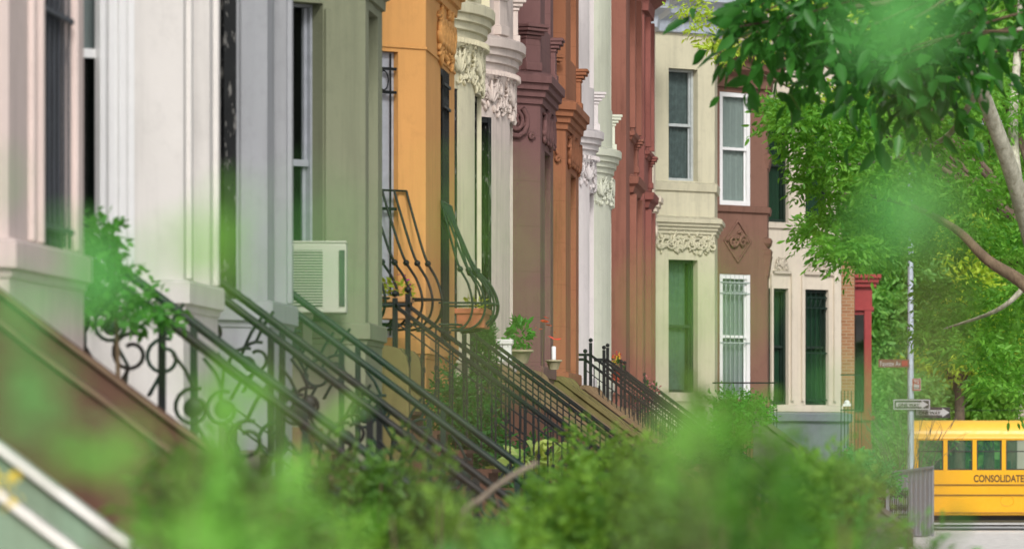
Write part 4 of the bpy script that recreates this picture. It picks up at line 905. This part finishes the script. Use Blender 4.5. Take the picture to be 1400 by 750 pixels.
# light yellowish tree behind (top middle)
def simple_tree(label, px, Y, crowns, leafm, leaf, n, barkm=bk_dark, trunk_px=None, tr=.16, nl=7, grp='trees beyond the corner', name='street_tree', step=None):
    tx = xat(trunk_px if trunk_px else px, Y); t = thing(name, label, 'tree', (tx, Y, 0), grp)
    m = MB(); zc = min(zat(c[1], Y) for c in crowns); limb(m, [(tx, Y, -.1), (tx+.05, Y, zc*.5), (tx, Y, zc+.4)], tr, tr*.6)
    for c in crowns[::2]:
        p = at(c[0], c[1], Y); limb(m, [(tx, Y, zc*.75), ((tx*1.2+p.x)/2.2, Y+.2, (zc*.75+p.z)/2+.1), tuple(p)], tr*.45, .012, 6)
    m.build('trunk', barkm, t)
    cs = [(at(a, b, Y)+Vector((0, random.uniform(-1, 1), 0)), (r*Y/F, r*Y/F*1.1, r*Y/F*.75)) for a, b, r in crowns]
    B, D = clumps(cs, n, .4); V, Fa = twigs(B, D, nl, step or leaf*.36, leaf, .42, .6, .95); npmesh('crown', V, Fa, leafm, t); return t
LT1 = leafmat('leaf_lime', (144, 190, 60), (200, 222, 92), .55); LT2 = leafmat('leaf_fresh', (96, 160, 66), (154, 200, 92), .5); LT3 = leafmat('leaf_far', (92, 152, 76), (142, 192, 100), .48)
simple_tree('lime green tree peeping behind the dark leaves before the beige house top', 1040, 88, [(950, 15, 22), (975, 45, 24), (1000, 10, 40), (1015, 60, 24), (985, 75, 14), (1050, 20, 40), (1090, 15, 40), (1110, 135, 26), (1150, 40, 40), (1200, 20, 40), (1105, 170, 20), (1160, 130, 26), (1250, 10, 40), (1190, 100, 30)], LT1, .11, 30, trunk_px=1420, grp='street trees')
CR = lambda cx, cy, w, h, k, r, sd: [(cx+random.Random(sd+i).uniform(-w, w), cy+random.Random(sd*3+i).uniform(-h, h), r*random.Random(sd*7+i).uniform(.7, 1.25)) for i in range(k)]
simple_tree('broad fresh green tree behind the red oriel', 1215, 142, CR(1210, 440, 50, 120, 16, 34, 1), LT3, .2, 150, tr=.2)
simple_tree('lime yellow tree glowing behind the lamp pole', 1310, 150, CR(1310, 400, 60, 90, 18, 34, 2), LT1, .2, 150, tr=.2)
simple_tree('tall green tree behind the bus roof', 1350, 160, CR(1350, 490, 70, 70, 16, 38, 3), LT2, .22, 150, tr=.22)
simple_tree('dark green tree closing the view above the crossing', 1260, 172, CR(1260, 300, 80, 110, 20, 44, 4), LT3, .24, 150, tr=.25)
simple_tree('high green tree behind the pale leaning limb', 1380, 168, CR(1380, 250, 60, 160, 20, 44, 5), LT2, .24, 150, tr=.25)
simple_tree('tall fresh green tree filling the top right corner of the street', 1420, 150, CR(1390, 60, 60, 80, 14, 44, 12), LT2, .22, 150, tr=.25)
simple_tree('bushy green tree low beside the one way sign', 1225, 138, CR(1225, 570, 45, 50, 12, 30, 6), LT3, .18, 130, tr=.12)
simple_tree('pale green tree at the far end behind the signs', 1300, 185, CR(1290, 540, 90, 40, 14, 40, 8), LT2, .26, 150, tr=.2)
simple_tree('leafy tree rising behind the tan house roof', 1150, 150, CR(1150, 120, 70, 120, 18, 46, 9), LT2, .22, 120, tr=.2)
# a hillside of far greenery closes the street
def mass(name, label, y, x0, x1, z1, n, leaf, mat):
    P = np.stack([RNG.uniform(x0, x1, n), RNG.uniform(y-3, y+3, n), RNG.uniform(0, 1, n)**.8*z1], 1); P[:, 2] *= .8+.2*np.sin(P[:, 0]*.7)
    D = RNG.normal(size=(n, 3)); D[:, 1] -= .6; V, Fa = leaves(P, D, leaf, .6); return tag(npmesh(name, V, Fa, mat), label, 'trees', None, 'stuff')
mass('far_woods', 'far green tree mass closing the end of the street', 215, -14, 16, 30, 44000, .85, LT3)
# pale building far right
fb = thing('far_building', 'pale beige building glimpsed through leaves at the right edge', 'building', (6.3, 178, 0)); m = MB(); m.bb(4.3, 9.5, 176, 186, 0, 7.5); m.build('wall', stucco('pale_wall', (226, 212, 198), .2), fb)
for k in range(3): m = MB(); m.bb(4.7+k*1.4, 5.5+k*1.4, 175.96, 176.02, 3.6, 5.2); m.build('window', M_gdark, fb)
m = MB(); m.bb(4.1, 9.7, 175.7, 186, 7.5, 7.8); m.build('roof', C['stoop_grey'], fb)
# ------------------------------------------------------------------ shrubs and plants, from the far yards to the lens
def shrub(label, px, Y, ptop, wpx, n, leaf, mat, depth=.8, grp='shrubs in the front yards', name='shrub', nl=7, width=.42, bulge=.8, up=.6, step=None, zlow=None, droop=.5):
    X = xat(px, Y); zt = zat(ptop, Y); hw = wpx*Y/F/2; zb = zlow if zlow is not None else max(.1, zt-max(1.1, hw*1.6))
    t = thing(name, label, 'shrub', (X, Y, 0), grp); m = MB(); k = 7; ends = []
    for i in range(k):
        a = 2*PI*i/k+random.random(); e = (X+math.cos(a)*hw*.75*random.uniform(.3, 1), Y+math.sin(a)*depth*.5, zt-random.uniform(.05, .5)*(zt-zb)); ends.append(e)
        limb(m, [(X+math.cos(a)*.06, Y+math.sin(a)*.06, -.05), (X+(e[0]-X)*.4, Y+(e[1]-Y)*.3, e[2]*.5), e], .016, .004, 6)
    m.build('stems', stem_m, t)
    cs = []
    for i in range(14):
        u = random.uniform(-1, 1); zz = zb+(zt-zb)*random.uniform(.1, .9)*(1-.35*abs(u)**2); cs.append(((X+u*hw*.8, Y+random.uniform(-.5, .5)*depth, zz), (hw*.34, depth*.35, (zt-zb)*.2)))
    B, D = clumps(cs, n//14, .35); D[:, 2] += up; B[:, 2] = np.minimum(B[:, 2], zt)
    V, Fa = twigs(B, D, nl, step or leaf*.42, leaf, width, droop, .8); npmesh('foliage', V, Fa, mat, t); return t
# conifer by the orange house
t = thing('conifer', 'narrow dark green conifer standing by the thin barred stair rail', 'conifer', (xat(664, 57.4), 57.4, 0)); X = xat(664, 57.4); m = MB(); m.tube([(X, 57.4, -.05), (X, 57.4, 3.1)], [.05, .01], 8); m.build('trunk', stem_m, t)
n = 1500; h = RNG.uniform(0, 1, n)**.8; a = RNG.uniform(0, 2*PI, n); zt = zat(436, 57.4); rr = (.34*(1-h)**.7+.02)*RNG.uniform(.4, 1, n)
B = np.stack([X+rr*np.cos(a), 57.4+rr*np.sin(a), .5+h*(zt-.5)], 1); D = np.stack([np.cos(a)*.5, np.sin(a)*.5, np.full(n, 1.0)], 1)
V, Fa = twigs(B, D, 6, .018, .045, .3, 0, .6); npmesh('foliage', V, Fa, LGc, t)
# hosta-like variegated plant
t = thing('hosta', 'big leaved plant with cream edged leaves behind the thin barred rail', 'plant', (xat(725, 52), 52, 0)); X = xat(725, 52); m = MB()
for i in range(6): limb(m, [(X, 52, -.05), (X+.1*math.cos(i), 52+.1*math.sin(i), .9), (X+.3*math.cos(i), 52+.2*math.sin(i), zat(620, 52))], .015, .006, 6)
m.build('stems', stem_m, t)
n = 60; a = RNG.uniform(0, 2*PI, n); q = RNG.uniform(.02, .28, n); P = np.stack([X+q*np.cos(a), 52+q*np.sin(a), zat(632, 52)+RNG.uniform(-.15, .15, n)], 1); D = np.stack([np.cos(a), np.sin(a), RNG.uniform(-.2, .9, n)], 1)
V, Fa = leaves(P, D, .2, .75, .2, .3); npmesh('foliage', V, Fa, leafmat('hosta_leaf', (70, 130, 60), (190, 205, 120), .35), t)
t = thing('creeper', 'leafy bush spilling over the stair rail beside the pink house', 'shrub', (xat(155, 31.5), 31.5, 0)); m = MB(); X = xat(155, 31.5); limb(m, [(X, 31.5, -.05), (X+.05, 31.5, 1.5), (X, 31.5, 3.2)], .03, .01); m.build('stems', stem_m, t)
B, D = clumps([(at(128, 322, 31.5), (.06, .15, .05)), (at(136, 350, 31.5), (.09, .15, .09)), (at(142, 382, 31.5), (.09, .15, .08)), (at(170, 412, 31.5), (.13, .15, .04)), (at(130, 405, 31.5), (.06, .15, .08)), (at(205, 424, 31.5), (.07, .12, .03))], 34, .4)
V, Fa = twigs(B, D, 7, .025, .062, .6, .6, .9); npmesh('foliage', V, Fa, LG, t)
t = thing('rose_bush', 'low bush with pink blossoms beside the green barred rail before the beige house', 'shrub', (xat(885, 95), 95, 0)); m = MB(); X = xat(885, 95); limb(m, [(X, 95, -.05), (X, 95, 1.6), (X+.1, 95, 3.1)], .03, .01); m.build('stems', stem_m, t)
cloud(t, 'foliage', (X, 95, 2.6), (.3, .3, .6), 260, .07, LGd); cloud(t, 'blossoms', (X, 95, 2.95), (.25, .25, .35), 120, .06, rose)
t = thing('maple_sapling', 'thin sapling with a few red leaves in front of the plum house', 'tree', (xat(745, 62), 62, 0)); m = MB(); X = xat(745, 62); limb(m, [(X-.1, 62, -.05), (X-.08, 62, 1.6), (X-.03, 62, 3.0), (X, 62, 3.4)], .012, .003, 6); m.build('trunk', stem_m, t)
P = np.array([at(a, b, 62) for a, b in ((738, 438), (745, 442), (750, 436), (733, 448), (742, 449), (755, 446), (760, 455), (768, 462), (758, 464))]); V, Fa = leaves(P, RNG.normal(size=(len(P), 3))*np.array([1, .5, .25]), .1, .3); npmesh('foliage', V, Fa, redp, t)
# bare twiggy bush before the bus
t = thing('bare_bush', 'bare twiggy bush in front of the bus and the lamp pole', 'shrub', (xat(1250, 113), 113, 0)); m = MB()
for i in range(30):
    a = random.uniform(-1, 1); b_ = at(1240+random.uniform(-12, 12), 705, 113); e = at(1245+a*75, random.uniform(555, 620), 113+random.uniform(-.5, .5)); md = b_.lerp(e, .55)+Vector((-.12*a, 0, .1)); limb(m, [b_-Vector((0, 0, .5)), md, e], .012, .003, 5)
    for q in range(2): f_ = md.lerp(e, .5); limb(m, [f_, f_+(e-md)*.3+Vector((random.uniform(-.1, .1), 0, .12)), f_+(e-md)*.5+Vector((random.uniform(-.2, .2), 0, .2))], .006, .002, 4)
m.build('stems', bark('grey_twig', (92, 84, 70), (120, 112, 96)), t)
LM1 = leafmat('leaf_mottled', (38, 92, 32), (126, 168, 60), .42); LM2 = leafmat('leaf_mottled_dark', (30, 78, 34), (96, 140, 50), .4); LM3 = leafmat('leaf_spring', (74, 142, 50), (136, 186, 72), .45)
SH = [  # label, px, Y, top py, width px, n twigs, leaf, material
    ('low dark green shrub at the foot of the barred rails before the lilac house', 940, 74, 585, 160, 500, .09, LGd),
    ('green shrub in the yard of the beige house below its dark window', 1005, 92, 542, 110, 500, .09, LG),
    ('bluish green shrub between the tan house and the corrugated fence', 1180, 104, 612, 80, 420, .1, LGb),
    ('dark bush filling the yard behind the thin barred rails', 690, 54, 600, 170, 700, .08, LGd),
    ('dark leafy bush at the foot of the narrow conifer', 630, 53, 515, 100, 600, .07, LGd),
    ('feathery green shrub below the thin barred stair rail', 835, 34, 588, 150, 900, .06, LM1),
    ('mottled shrub beside the sloping stair wall', 1110, 24, 612, 210, 1200, .055, LM1),
    ('mid green shrub in front of the stair wall at the bottom right', 1215, 22, 690, 170, 500, .05, LG),
    ('dense dark shrub behind the curved twig at the bottom centre', 740, 30, 655, 260, 1300, .055, LM2),
    ('small leaved shrub under the scrollwork rails of the grey house', 500, 25, 615, 280, 1400, .055, LM2),
    ('shrub with yellow tips at the bottom left of centre', 580, 17, 640, 340, 1300, .05, LM1),
    ('dark leaved shrub along the bottom edge before the brown stair wall', 330, 15, 630, 320, 1300, .05, LM2),
    ('dark mottled bush rising in front of the beige house yard', 1000, 12, 585, 220, 700, .045, LM2),
    ('fresh green bush with pale tips, bottom edge right of centre', 860, 21, 640, 300, 1300, .055, LM1),
    ('mottled bush at the bottom edge near the fence', 1120, 10, 665, 240, 450, .04, LM1)]
for lab, px, Y, pt, wp, n, lf, mt in SH: shrub(lab, px, Y, pt, wp, n, lf, mt, depth=.6 if Y < 40 else 1.0)
# very near bushes and sprays, thrown far out of focus
LGn = leafmat('leaf_near_bright', (92, 172, 66), (140, 206, 88), .5); LGm = leafmat('leaf_near_mint', (84, 172, 92), (120, 196, 112), .5)
NEAR = [('blurred light green bush just before the lens, bottom left', 350, 6.0, 570, 400, 330, .045, LGn, .6),
        ('blurred green bush before the lens at the bottom left corner', 110, 5.2, 650, 280, 240, .04, LGm, .5),
        ('blurred mint green bush before the lens at the bottom centre', 700, 5.2, 690, 480, 200, .042, LGm, .5),
        ('blurred green bush before the lens right of centre', 1010, 5.6, 625, 230, 160, .042, leafmat('leaf_deep_spring', (46, 108, 36), (96, 152, 56), .45), .5),
        ('blurred dark green bush before the lens at the bottom right', 1180, 6.4, 695, 220, 240, .04, LGd, .5)]
for lab, px, Y, pt, wp, n, lf, mt, dp in NEAR: shrub(lab, px, Y, pt, wp, n, lf, mt, depth=dp, grp='bushes before the lens')
def spray(label, Y, stem, lfs, leaf, mat, width=.6):
    b = at(*stem[0], Y); t = thing('leafy_sprig', label, 'sprig', (b.x, Y, 0), 'sprigs close to the lens'); m = MB()
    limb(m, [(b.x, Y, -.05), (b.x, Y, b.z*.5)]+[tuple(at(a, c, Y)) for a, c in stem], .004, .0012, 5); m.build('stem', stem_m, t)
    P = np.array([at(a, c, Y+random.uniform(-.15, .15)) for a, c in lfs]); D = RNG.normal(size=(len(P), 3))*np.array([1, .25, .6]); V, Fa = leaves(P, D, leaf, width); npmesh('foliage', V, Fa, mat, t)
J = lambda cx, cy, w, h, n: [(cx+random.uniform(-w, w), cy+random.uniform(-h, h)) for _ in range(n)]
spray('blurred leafy sprig over the pink house sill at the left', 3.4, [(180, 760), (160, 560), (140, 400)], J(150, 372, 24, 34, 12)+J(130, 430, 30, 20, 3), .032, LGm)
spray('blurred sprig with one pale leaf over the white house bay', 3.0, [(300, 760), (285, 520), (268, 330)], J(265, 322, 24, 22, 7)+J(300, 480, 20, 60, 5), .031, LGn)
spray('blurred sprig leaning over the brown stair wall at the left edge', 3.2, [(40, 780), (40, 600), (30, 440)], J(35, 480, 24, 44, 11)+J(60, 590, 40, 40, 7)+J(15, 240, 8, 20, 2), .033, LGm)
spray('blurred sprig in front of the olive house and air conditioner', 1.9, [(420, 800), (430, 560), (440, 350)], J(440, 380, 45, 60, 12)+J(470, 440, 50, 40, 5), .013, LGm)
spray('blurred sprig before the cream house columns', 1.8, [(610, 800), (640, 520), (650, 330)], J(665, 330, 36, 80, 12)+J(650, 500, 60, 50, 4), .013, LGn)
spray('blurred sprig before the lilac and red house doors', 2.0, [(900, 800), (905, 560), (930, 440)], J(955, 430, 60, 80, 14), .013, LGn)
spray('blurred hanging sprig before the dark leaves at the top right', 2.6, [(1230, 770), (1290, 400), (1230, 40)], J(1230, 40, 34, 44, 18), .024, LGm)
spray('blurred sprig before the lamp pole top', 2.7, [(1260, 770), (1285, 500), (1250, 270)], J(1245, 280, 30, 34, 18), .024, LGm)
spray('blurred sprig before the sign post and fence', 3.2, [(1180, 770), (1185, 680), (1180, 560)], J(1195, 575, 45, 60, 24), .02, LGm)
spray('blurred bright sprig at the bottom left over the brown stair wall', 4.0, [(240, 770), (250, 680), (260, 600)], J(200, 620, 60, 40, 8)+J(320, 560, 60, 30, 7)+J(120, 660, 60, 30, 6), .03, LGn)
spray('blurred sprig rising before the barred rails right of centre', 4.2, [(960, 770), (960, 640), (980, 560)], J(990, 590, 40, 30, 9)+J(930, 650, 40, 30, 6), .03, LGn)
# curved twig and yellow flowers
m = MB(); limb(m, [(xat(600, 24), 24, -.05), (xat(605, 24), 24, .9), at(628, 720, 24), at(660, 680, 24), at(700, 650, 24), at(735, 632, 24)], .02, .013, 7); tag(m.build('bent_twig', bark('grey_bark', (110, 100, 88), (140, 128, 112))), 'bare curved grey twig at the bottom centre', 'twig')
cloud(None, 'yellow_flowers', at(4, 666, 14), (.04, .06, .05), 30, .03, yel); tag(bpy.data.objects['yellow_flowers'], 'bunch of yellow flowers at the left edge above the white stair wall', 'flowers')
